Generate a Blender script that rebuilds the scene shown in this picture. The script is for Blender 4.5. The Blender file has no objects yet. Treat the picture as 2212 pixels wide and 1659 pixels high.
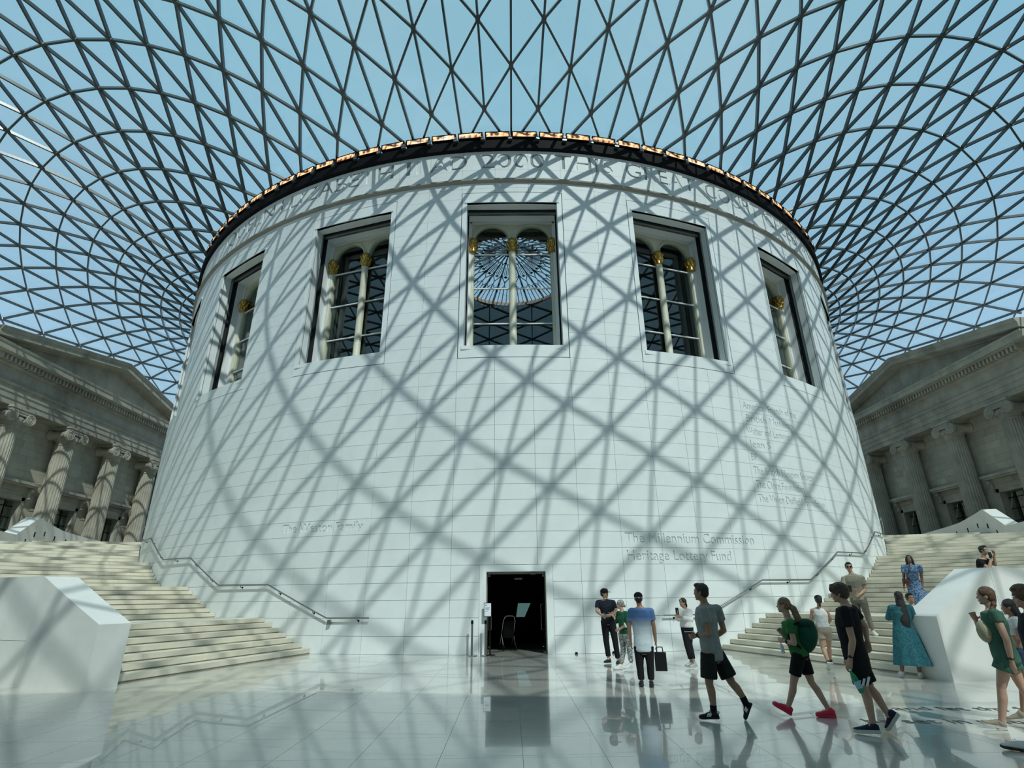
import bpy, bmesh, math, random
from mathutils import Vector as V, Matrix as M
S = bpy.context.scene
C = S.collection
rnd = random.Random(7)
R_ = math.radians
PI = math.pi
sin, cos = math.sin, math.cos

# ------------------------------------------------------------------ camera
FPX = 1178.0
cd = bpy.data.cameras.new('camera'); cam = bpy.data.objects.new('camera', cd); C.objects.link(cam)
cd.sensor_fit = 'HORIZONTAL'; cd.sensor_width = 36.0; cd.lens = 36.0 * FPX / 2212.0
cd.clip_start = 0.1; cd.clip_end = 2000
CAM = V((-0.1679, -40.0708, 1.629))
pitch, roll, yaw = R_(21.25), R_(-0.55), R_(0.31)
fw = V((sin(yaw)*cos(pitch), cos(yaw)*cos(pitch), sin(pitch)))
rt = V((cos(yaw), -sin(yaw), 0)); up = rt.cross(fw)
rt2 = cos(roll)*rt + sin(roll)*up; up2 = -sin(roll)*rt + cos(roll)*up
cam.matrix_world = M(((rt2.x, up2.x, -fw.x, CAM.x), (rt2.y, up2.y, -fw.y, CAM.y), (rt2.z, up2.z, -fw.z, CAM.z), (0, 0, 0, 1)))
S.camera = cam

# ------------------------------------------------------------------ light
AZ, EL = R_(25.2), R_(49.3)
sd = V((sin(AZ)*cos(EL), -cos(AZ)*cos(EL), sin(EL)))
sl = bpy.data.lights.new('sun', 'SUN'); sun = bpy.data.objects.new('sun', sl); C.objects.link(sun)
sun.rotation_mode = 'QUATERNION'; sun.rotation_quaternion = sd.to_track_quat('Z', 'Y'); sun.location = sd*120
sl.energy = 3.5; sl.angle = R_(0.55); sl.color = (1.0, 0.965, 0.90)

w = bpy.data.worlds.new('sky'); S.world = w; w.use_nodes = True
nt = w.node_tree; nt.nodes.clear()
wo = nt.nodes.new('ShaderNodeOutputWorld'); bg = nt.nodes.new('ShaderNodeBackground')
tc = nt.nodes.new('ShaderNodeTexCoord'); sx = nt.nodes.new('ShaderNodeSeparateXYZ'); rp = nt.nodes.new('ShaderNodeValToRGB')
nz = nt.nodes.new('ShaderNodeTexNoise'); nz.inputs['Scale'].default_value = 2.2; nz.inputs['Detail'].default_value = 5
mx = nt.nodes.new('ShaderNodeMix'); mx.data_type = 'RGBA'
L_ = nt.links.new
L_(tc.outputs['Generated'], sx.inputs[0]); L_(sx.outputs['Z'], rp.inputs['Fac']); L_(tc.outputs['Generated'], nz.inputs['Vector'])
el = rp.color_ramp.elements
el[0].position = 0.0; el[0].color = (0.62, 0.80, 0.98, 1)
el[1].position = 1.0; el[1].color = (0.40, 0.62, 0.72, 1)
e = rp.color_ramp.elements.new(0.45); e.color = (0.42, 0.66, 0.88, 1)
e = rp.color_ramp.elements.new(0.75); e.color = (0.34, 0.62, 0.78, 1)
nr = nt.nodes.new('ShaderNodeMapRange'); nr.inputs[1].default_value = 0.4; nr.inputs[2].default_value = 0.75; nr.inputs[3].default_value = 0.0; nr.inputs[4].default_value = 0.35
L_(nz.outputs['Fac'], nr.inputs[0]); L_(nr.outputs[0], mx.inputs[0])
L_(rp.outputs['Color'], mx.inputs[6]); mx.inputs[7].default_value = (0.62, 0.74, 0.80, 1)
L_(mx.outputs[2], bg.inputs['Color']); bg.inputs['Strength'].default_value = 1.0
L_(bg.outputs[0], wo.inputs[0])

S.view_settings.view_transform = 'Standard'; S.view_settings.look = 'None'
S.view_settings.exposure = -0.14; S.view_settings.gamma = 1.0; S.view_settings.use_curve_mapping = False
cy = S.cycles
cy.max_bounces = 7; cy.diffuse_bounces = 4; cy.glossy_bounces = 3; cy.transmission_bounces = 4
cy.transparent_max_bounces = 14; cy.caustics_reflective = False; cy.caustics_refractive = False
cy.sample_clamp_indirect = 4.0; cy.use_denoising = True

# ------------------------------------------------------------------ materials
MATS = {}
def nodes(name):
    m = bpy.data.materials.new(name); m.use_nodes = True
    t = m.node_tree; b = t.nodes['Principled BSDF']; MATS[name] = m
    return m, t, b
def mat(name, col, rough=0.6, metal=0.0, var=0.0, scale=6.0, bump=0.0, bscale=None, spec=0.5, coat=0.0, col2=None, detail=4.0, emit=None, estr=0.0):
    m, t, b = nodes(name)
    b.inputs['Base Color'].default_value = (*col, 1); b.inputs['Roughness'].default_value = rough
    b.inputs['Metallic'].default_value = metal; b.inputs['Specular IOR Level'].default_value = spec
    b.inputs['Coat Weight'].default_value = coat
    if emit:
        b.inputs['Emission Color'].default_value = (*emit, 1); b.inputs['Emission Strength'].default_value = estr
    if var or bump or col2:
        g = t.nodes.new('ShaderNodeNewGeometry'); n = t.nodes.new('ShaderNodeTexNoise')
        oc = t.nodes.new('ShaderNodeTexCoord')
        n.inputs['Scale'].default_value = scale; n.inputs['Detail'].default_value = detail
        t.links.new(oc.outputs['Object'], n.inputs['Vector'])
        if var or col2:
            r = t.nodes.new('ShaderNodeValToRGB')
            c2 = col2 or tuple(max(0, c*(1-var)) for c in col)
            c1 = col if col2 else tuple(min(1, c*(1+var*0.6)) for c in col)
            r.color_ramp.elements[0].position = 0.35; r.color_ramp.elements[1].position = 0.68
            r.color_ramp.elements[0].color = (*c2, 1); r.color_ramp.elements[1].color = (*c1, 1)
            t.links.new(n.outputs['Fac'], r.inputs['Fac']); t.links.new(r.outputs['Color'], b.inputs['Base Color'])
        if bump:
            n2 = t.nodes.new('ShaderNodeTexNoise'); n2.inputs['Scale'].default_value = bscale or scale*5; n2.inputs['Detail'].default_value = 6
            t.links.new(oc.outputs['Object'], n2.inputs['Vector'])
            bp = t.nodes.new('ShaderNodeBump'); bp.inputs['Strength'].default_value = bump; bp.inputs['Distance'].default_value = 0.02
            t.links.new(n2.outputs['Fac'], bp.inputs['Height']); t.links.new(bp.outputs['Normal'], b.inputs['Normal'])
    return m
def stone(name, col, var, tone, scale, rough, bump=0.15, stain=0.0, staincol=(0.2, 0.19, 0.15), coat=0.0, spec=0.4, coatrough=0.05):
    """stone with a tone of its own per piece (object random), cloudy veins and optional stains"""
    m, t, b = nodes(name)
    n = t.nodes; oi = n.new('ShaderNodeObjectInfo'); oc = n.new('ShaderNodeNewGeometry')
    a = n.new('ShaderNodeTexNoise'); a.inputs['Scale'].default_value = scale; a.inputs['Detail'].default_value = 8; a.inputs['Roughness'].default_value = 0.62
    t.links.new(oc.outputs['Position'], a.inputs['Vector'])
    hs = n.new('ShaderNodeMapRange'); hs.inputs[3].default_value = 1-tone; hs.inputs[4].default_value = 1+tone
    t.links.new(oi.outputs['Random'], hs.inputs[0])
    vr = n.new('ShaderNodeMapRange'); vr.inputs[1].default_value = 0.3; vr.inputs[2].default_value = 0.7; vr.inputs[3].default_value = 1-var; vr.inputs[4].default_value = 1+var*0.5
    t.links.new(a.outputs['Fac'], vr.inputs[0])
    mu = n.new('ShaderNodeMath'); mu.operation = 'MULTIPLY'; t.links.new(hs.outputs[0], mu.inputs[0]); t.links.new(vr.outputs[0], mu.inputs[1])
    cm = n.new('ShaderNodeVectorMath'); cm.operation = 'SCALE'; cm.inputs[0].default_value = col; t.links.new(mu.outputs[0], cm.inputs['Scale'])
    last = cm.outputs[0]
    if stain:
        s2 = n.new('ShaderNodeTexNoise'); s2.inputs['Scale'].default_value = scale*0.35; s2.inputs['Detail'].default_value = 10; s2.inputs['Roughness'].default_value = 0.7
        mp = n.new('ShaderNodeMapping'); mp.inputs['Scale'].default_value = (1, 1, 0.45)
        t.links.new(oc.outputs['Position'], mp.inputs['Vector']); t.links.new(mp.outputs[0], s2.inputs['Vector'])
        sr = n.new('ShaderNodeMapRange'); sr.inputs[1].default_value = 0.48; sr.inputs[2].default_value = 0.75; sr.inputs[4].default_value = stain
        t.links.new(s2.outputs['Fac'], sr.inputs[0])
        mm = n.new('ShaderNodeMix'); mm.data_type = 'RGBA'; t.links.new(sr.outputs[0], mm.inputs[0]); t.links.new(last, mm.inputs[6]); mm.inputs[7].default_value = (*staincol, 1)
        last = mm.outputs[2]
    t.links.new(last, b.inputs['Base Color'])
    b.inputs['Roughness'].default_value = rough; b.inputs['Specular IOR Level'].default_value = spec
    b.inputs['Coat Weight'].default_value = coat; b.inputs['Coat Roughness'].default_value = coatrough
    if bump:
        n2 = n.new('ShaderNodeTexNoise'); n2.inputs['Scale'].default_value = scale*14; n2.inputs['Detail'].default_value = 5
        t.links.new(oc.outputs['Position'], n2.inputs['Vector'])
        bp = n.new('ShaderNodeBump'); bp.inputs['Strength'].default_value = bump; bp.inputs['Distance'].default_value = 0.01
        t.links.new(n2.outputs['Fac'], bp.inputs['Height']); t.links.new(bp.outputs['Normal'], b.inputs['Normal'])
    return m
def glass(name, tint, refl=1.0, rough=0.0, ior=1.5):
    """thin clear pane: lets the light through tinted, mirrors by Fresnel"""
    m = bpy.data.materials.new(name); m.use_nodes = True; t = m.node_tree; t.nodes.clear(); MATS[name] = m
    o = t.nodes.new('ShaderNodeOutputMaterial'); mix = t.nodes.new('ShaderNodeMixShader')
    tr = t.nodes.new('ShaderNodeBsdfTransparent'); gl = t.nodes.new('ShaderNodeBsdfGlossy'); fr = t.nodes.new('ShaderNodeLayerWeight')
    tr.inputs[0].default_value = (*tint, 1); gl.inputs['Roughness'].default_value = rough; fr.inputs['Blend'].default_value = 0.5
    gl.inputs['Color'].default_value = (0.95, 1, 1, 1)
    mt = t.nodes.new('ShaderNodeMath'); mt.operation = 'MULTIPLY'; mt.inputs[1].default_value = refl; mt.use_clamp = True
    pw = t.nodes.new('ShaderNodeMath'); pw.operation = 'POWER'; pw.inputs[1].default_value = 5.0; t.links.new(fr.outputs['Facing'], pw.inputs[0])
    ma = t.nodes.new('ShaderNodeMath'); ma.operation = 'MULTIPLY_ADD'; ma.inputs[1].default_value = 0.96; ma.inputs[2].default_value = 0.04; t.links.new(pw.outputs[0], ma.inputs[0])
    t.links.new(ma.outputs[0], mt.inputs[0]); t.links.new(mt.outputs[0], mix.inputs[0]); t.links.new(tr.outputs[0], mix.inputs[1]); t.links.new(gl.outputs[0], mix.inputs[2])
    t.links.new(mix.outputs[0], o.inputs[0])
    return m
M_drum = stone('drum limestone', (0.80, 0.845, 0.84), 0.07, 0.025, 0.9, 0.55, 0.10)
M_joint = mat('joint grey', (0.33, 0.36, 0.36), 0.9)
M_floor = stone('polished floor limestone', (0.62, 0.60, 0.545), 0.13, 0.05, 1.3, 0.16, 0.0, coat=0.75, spec=0.5, coatrough=0.015, stain=0.25, staincol=(0.40, 0.40, 0.36))
M_step = stone('stair limestone', (0.70, 0.655, 0.54), 0.12, 0.05, 1.6, 0.5, 0.15, stain=0.25, staincol=(0.40, 0.37, 0.29))
M_para = stone('parapet limestone', (0.78, 0.785, 0.75), 0.09, 0.03, 1.0, 0.5, 0.08)
M_port = stone('weathered portland stone', (0.46, 0.43, 0.35), 0.25, 0.07, 0.9, 0.85, 0.6, stain=0.75, staincol=(0.12, 0.115, 0.09))
M_portw = stone('portico wall stone', (0.50, 0.47, 0.38), 0.2, 0.11, 0.8, 0.85, 0.5, stain=0.45, staincol=(0.22, 0.21, 0.17))
M_black = mat('black metal', (0.004, 0.004, 0.005), 0.7, spec=0.15)
M_gap = mat('dark gap lining', (0.012, 0.016, 0.018), 0.8)
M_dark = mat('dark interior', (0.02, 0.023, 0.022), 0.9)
M_steel = mat('roof steel backlit', (0.035, 0.05, 0.052), 0.27, 0.0, spec=0.75)  # light grey paint, darkened in the colour to look backlit
M_chrome = mat('brushed steel', (0.55, 0.56, 0.56), 0.25, 1.0)
M_chromed = mat('dull rail steel', (0.30, 0.32, 0.32), 0.35, 0.9)
M_gold = mat('gilt', (0.62, 0.40, 0.10), 0.35, 0.85, var=0.5, scale=20)
M_cream = mat('cream painted frame', (0.72, 0.70, 0.55), 0.5, var=0.08, scale=2)
M_dome = mat('dome lining dimmed', (0.06, 0.065, 0.06), 0.8, var=0.3, scale=0.5)  # pale lining coloured near-black, standing in for the dim interior
M_white = mat('white paint', (0.82, 0.84, 0.83), 0.5)
G_roof = glass('roof glass', (0.885, 0.945, 0.955), 0.6)
G_pane = glass('window glass', (0.86, 0.93, 0.90), 1.25)
G_ocu = glass('oculus glass', (0.93, 0.92, 0.97), 0.3)
# ------------------------------------------------------------------ helpers
class MB:
    def __init__(s): s.v = []; s.f = []; s.mi = []; s.cur = 0
    def add(s, vs, fs):
        o = len(s.v); s.v.extend([tuple(p) for p in vs])
        for f in fs: s.f.append(tuple(i+o for i in f)); s.mi.append(s.cur)
    def hexa(s, p, skip=()):
        fs = [(0, 3, 2, 1), (4, 5, 6, 7), (0, 1, 5, 4), (1, 2, 6, 5), (2, 3, 7, 6), (3, 0, 4, 7)]
        s.add(p, [f for i, f in enumerate(fs) if i not in skip])
    def box(s, x0, x1, y0, y1, z0, z1):
        s.hexa([(x0, y0, z0), (x1, y0, z0), (x1, y1, z0), (x0, y1, z0), (x0, y0, z1), (x1, y0, z1), (x1, y1, z1), (x0, y1, z1)])
    def loft(s, rings, cap=True, closed=True):
        n = len(rings[0]); vs = [p for r in rings for p in r]; fs = []
        for i in range(len(rings)-1):
            for j in range(n if closed else n-1):
                a = i*n+j; b = i*n+(j+1) % n
                fs.append((a, b, b+n, a+n))
        if cap:
            fs.append(tuple(range(n-1, -1, -1))); fs.append(tuple((len(rings)-1)*n+j for j in range(n)))
        s.add(vs, fs)
    def lathe(s, prof, c=(0, 0, 0), n=20, cap=True):
        s.loft([[(c[0]+r*cos(2*PI*j/n), c[1]+r*sin(2*PI*j/n), c[2]+z) for j in range(n)] for r, z in prof], cap)
    def tube(s, pts, r, n=8, cap=True):
        pts = [V(p) for p in pts]; rings = []
        rs = r if isinstance(r, (list, tuple)) else [r]*len(pts)
        prev = None
        for i, p in enumerate(pts):
            d = (pts[min(i+1, len(pts)-1)]-pts[max(i-1, 0)]).normalized()
            a = d.orthogonal().normalized() if prev is None else (prev-d*prev.dot(d)).normalized()
            prev = a; b = d.cross(a)
            rings.append([p+(a*cos(2*PI*j/n)+b*sin(2*PI*j/n))*rs[i] for j in range(n)])
        s.loft(rings, cap)
    def ell(s, c, r, ax=None, nu=12, nv=8):
        c = V(c); ax = ax or (V((1, 0, 0)), V((0, 1, 0)), V((0, 0, 1)))
        rings = []
        for i in range(1, nv):
            t = PI*i/nv
            rings.append([c+ax[0]*(r[0]*sin(t)*cos(2*PI*j/nu))+ax[1]*(r[1]*sin(t)*sin(2*PI*j/nu))-ax[2]*(r[2]*cos(t)) for j in range(nu)])
        o = len(s.v); s.loft(rings, False)
        a = len(s.v); s.v.append(tuple(c-ax[2]*r[2])); s.v.append(tuple(c+ax[2]*r[2])); k = o+(nv-2)*nu
        for j in range(nu):
            s.f.append((a, o+(j+1) % nu, o+j)); s.mi.append(s.cur)
            s.f.append((a+1, k+j, k+(j+1) % nu)); s.mi.append(s.cur)
    def mesh(s, name, mats, smooth=None):
        me = bpy.data.meshes.new(name); me.from_pydata(s.v, [], s.f)
        for m in (mats if isinstance(mats, (list, tuple)) else [mats]): me.materials.append(m)
        if any(s.mi): me.polygons.foreach_set('material_index', s.mi)
        if smooth:
            me.polygons.foreach_set('use_smooth', [True]*len(me.polygons)); me.set_sharp_from_angle(angle=R_(smooth))
        me.update(); return me
    def build(s, name, mats, parent=None, smooth=None, **kw):
        return link(name, s.mesh(name, mats, smooth), parent, **kw)
def link(name, me, parent=None, loc=None, rot=None, **kw):
    o = bpy.data.objects.new(name, me); C.objects.link(o)
    if parent: o.parent = parent
    if loc is not None: o.location = loc
    if rot is not None: o.rotation_euler = rot
    for k, v in kw.items(): o[k] = v
    return o
def empty(name, loc=(0, 0, 0), rz=0.0, **kw):
    o = bpy.data.objects.new(name, None); C.objects.link(o); o.location = loc; o.rotation_euler = (0, 0, rz); o.empty_display_size = 0.2
    for k, v in kw.items(): o[k] = v
    return o
KIDS = {}
def copy_tree(o, parent=None, names=None):
    c = o.copy(); C.objects.link(c)
    if parent: c.parent = parent
    for ch in [x for x in list(o.children)]:
        if names is None or ch.name.split('.')[0] in names: copy_tree(ch, c)
    return c
def cyl(t, z, r):
    a = R_(t); return (r*sin(a), -r*cos(a), z)
def slab(mb, t0, t1, z0, z1, r0, r1, n=3, skip=()):
    """curved block between two angles, heights and radii (z0/z1 may be pairs: value at t0 and at t1)"""
    zf = lambda z, u: z if not isinstance(z, tuple) else z[0]+(z[1]-z[0])*u
    for i in range(n):
        u0, u1 = i/n, (i+1)/n; a, b = t0+(t1-t0)*u0, t0+(t1-t0)*u1
        sk = set(skip)
        if i > 0: sk.add(5)
        if i < n-1: sk.add(3)
        mb.hexa([cyl(a, zf(z0, u0), r1), cyl(b, zf(z0, u1), r1), cyl(b, zf(z0, u1), r0), cyl(a, zf(z0, u0), r0),
                 cyl(a, zf(z1, u0), r1), cyl(b, zf(z1, u1), r1), cyl(b, zf(z1, u1), r0), cyl(a, zf(z1, u0), r0)], sk)
def text_slab(name, lines, x0, x1, z0, z1, depth):
    """flat slab [x0,x1]x[z0,z1] of given depth with the letters cut through it; lines: (text, x, z, cap height, width or None)"""
    cu = bpy.data.curves.new(name, 'CURVE'); cu.dimensions = '2D'; cu.fill_mode = 'BOTH'; cu.extrude = depth/2; cu.resolution_u = 3
    def addsp(pts):
        sp = cu.splines.new('POLY'); sp.points.add(len(pts)-1); sp.use_cyclic_u = True
        for p, q in zip(sp.points, pts): p.co = (q[0], q[1], 0, 1)
    addsp([(x0, z0), (x1, z0), (x1, z1), (x0, z1)])
    for txt, tx, tz, cap, wid in lines:
        for out in glyph_outlines(txt, cap, wid):
            addsp([(tx+p[0], tz+p[1]) for p in out])
    o = bpy.data.objects.new(name, cu); C.objects.link(o)
    dg = bpy.context.evaluated_depsgraph_get(); me = bpy.data.meshes.new_from_object(o.evaluated_get(dg))
    bpy.data.objects.remove(o); bpy.data.curves.remove(cu)
    return me
def glyph_outlines(txt, cap, wid, shear=0.0):
    """outlines of a text in the built-in font, scaled to a cap height and (optionally) to a width"""
    fc = bpy.data.curves.new('glyphs', 'FONT'); fc.body = txt; fc.size = 1.0; fc.resolution_u = 3; fc.shear = shear
    fo = bpy.data.objects.new('glyphs', fc); C.objects.link(fo)
    bpy.context.view_layer.objects.active = fo
    for s in bpy.context.selected_objects: s.select_set(False)
    fo.select_set(True)
    bpy.ops.object.convert(target='CURVE')
    cu = fo.data; outs = []
    for sp in cu.splines:
        pts = []
        if sp.type == 'BEZIER':
            bp = list(sp.bezier_points); n = len(bp)
            for i in range(n):
                a, b = bp[i], bp[(i+1) % n]
                straight = (a.handle_right-a.co).length < 1e-5 and (b.handle_left-b.co).length < 1e-5
                for t in ([0] if straight else [0, 0.34, 0.67]):
                    q = a.co*(1-t)**3+3*a.handle_right*t*(1-t)**2+3*b.handle_left*t*t*(1-t)+b.co*t**3
                    pts.append((q.x, q.y))
        else:
            pts = [(p.co.x, p.co.y) for p in sp.points]
        outs.append(pts)
    bpy.data.objects.remove(fo)
    sc = cap/0.69
    xs = [p[0] for o in outs for p in o]; a, b = min(xs), max(xs)
    sx = wid/(b-a) if wid else sc
    return [[((p[0]-a)*sx, p[1]*sc) for p in o] for o in outs]
def bend(me, zs_joint, ts_joint, t_of_x, r, jw=0.004):
    """cut a flat slab at its joints, then wrap it round the drum"""
    bm = bmesh.new(); bm.from_mesh(me)
    def cut(co, no):
        bmesh.ops.bisect_plane(bm, geom=bm.verts[:]+bm.edges[:]+bm.faces[:], plane_co=co, plane_no=no)
    xs = [v.co.x for v in bm.verts]; x0, x1 = min(xs), max(xs)
    x = x0+0.4
    while x < x1: cut((x, 0, 0), (1, 0, 0)); x += 0.4
    for z in zs_joint: cut((0, z-jw, 0), (0, 1, 0)); cut((0, z+jw, 0), (0, 1, 0))
    for x in ts_joint: cut((x-jw, 0, 0), (1, 0, 0)); cut((x+jw, 0, 0), (1, 0, 0))
    kill = []
    for f in bm.faces:
        c = f.calc_center_median()
        if any(abs(c.y-z) < jw*0.9 for z in zs_joint) or any(abs(c.x-x) < jw*0.9 for x in ts_joint): kill.append(f)
    bmesh.ops.delete(bm, geom=kill, context='FACES')
    for v in bm.verts:
        rr = r+v.co.z; t = t_of_x(v.co.x); z = v.co.y
        v.co = V(cyl(t, z, rr))
    bm.to_mesh(me); bm.free(); return me
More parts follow.
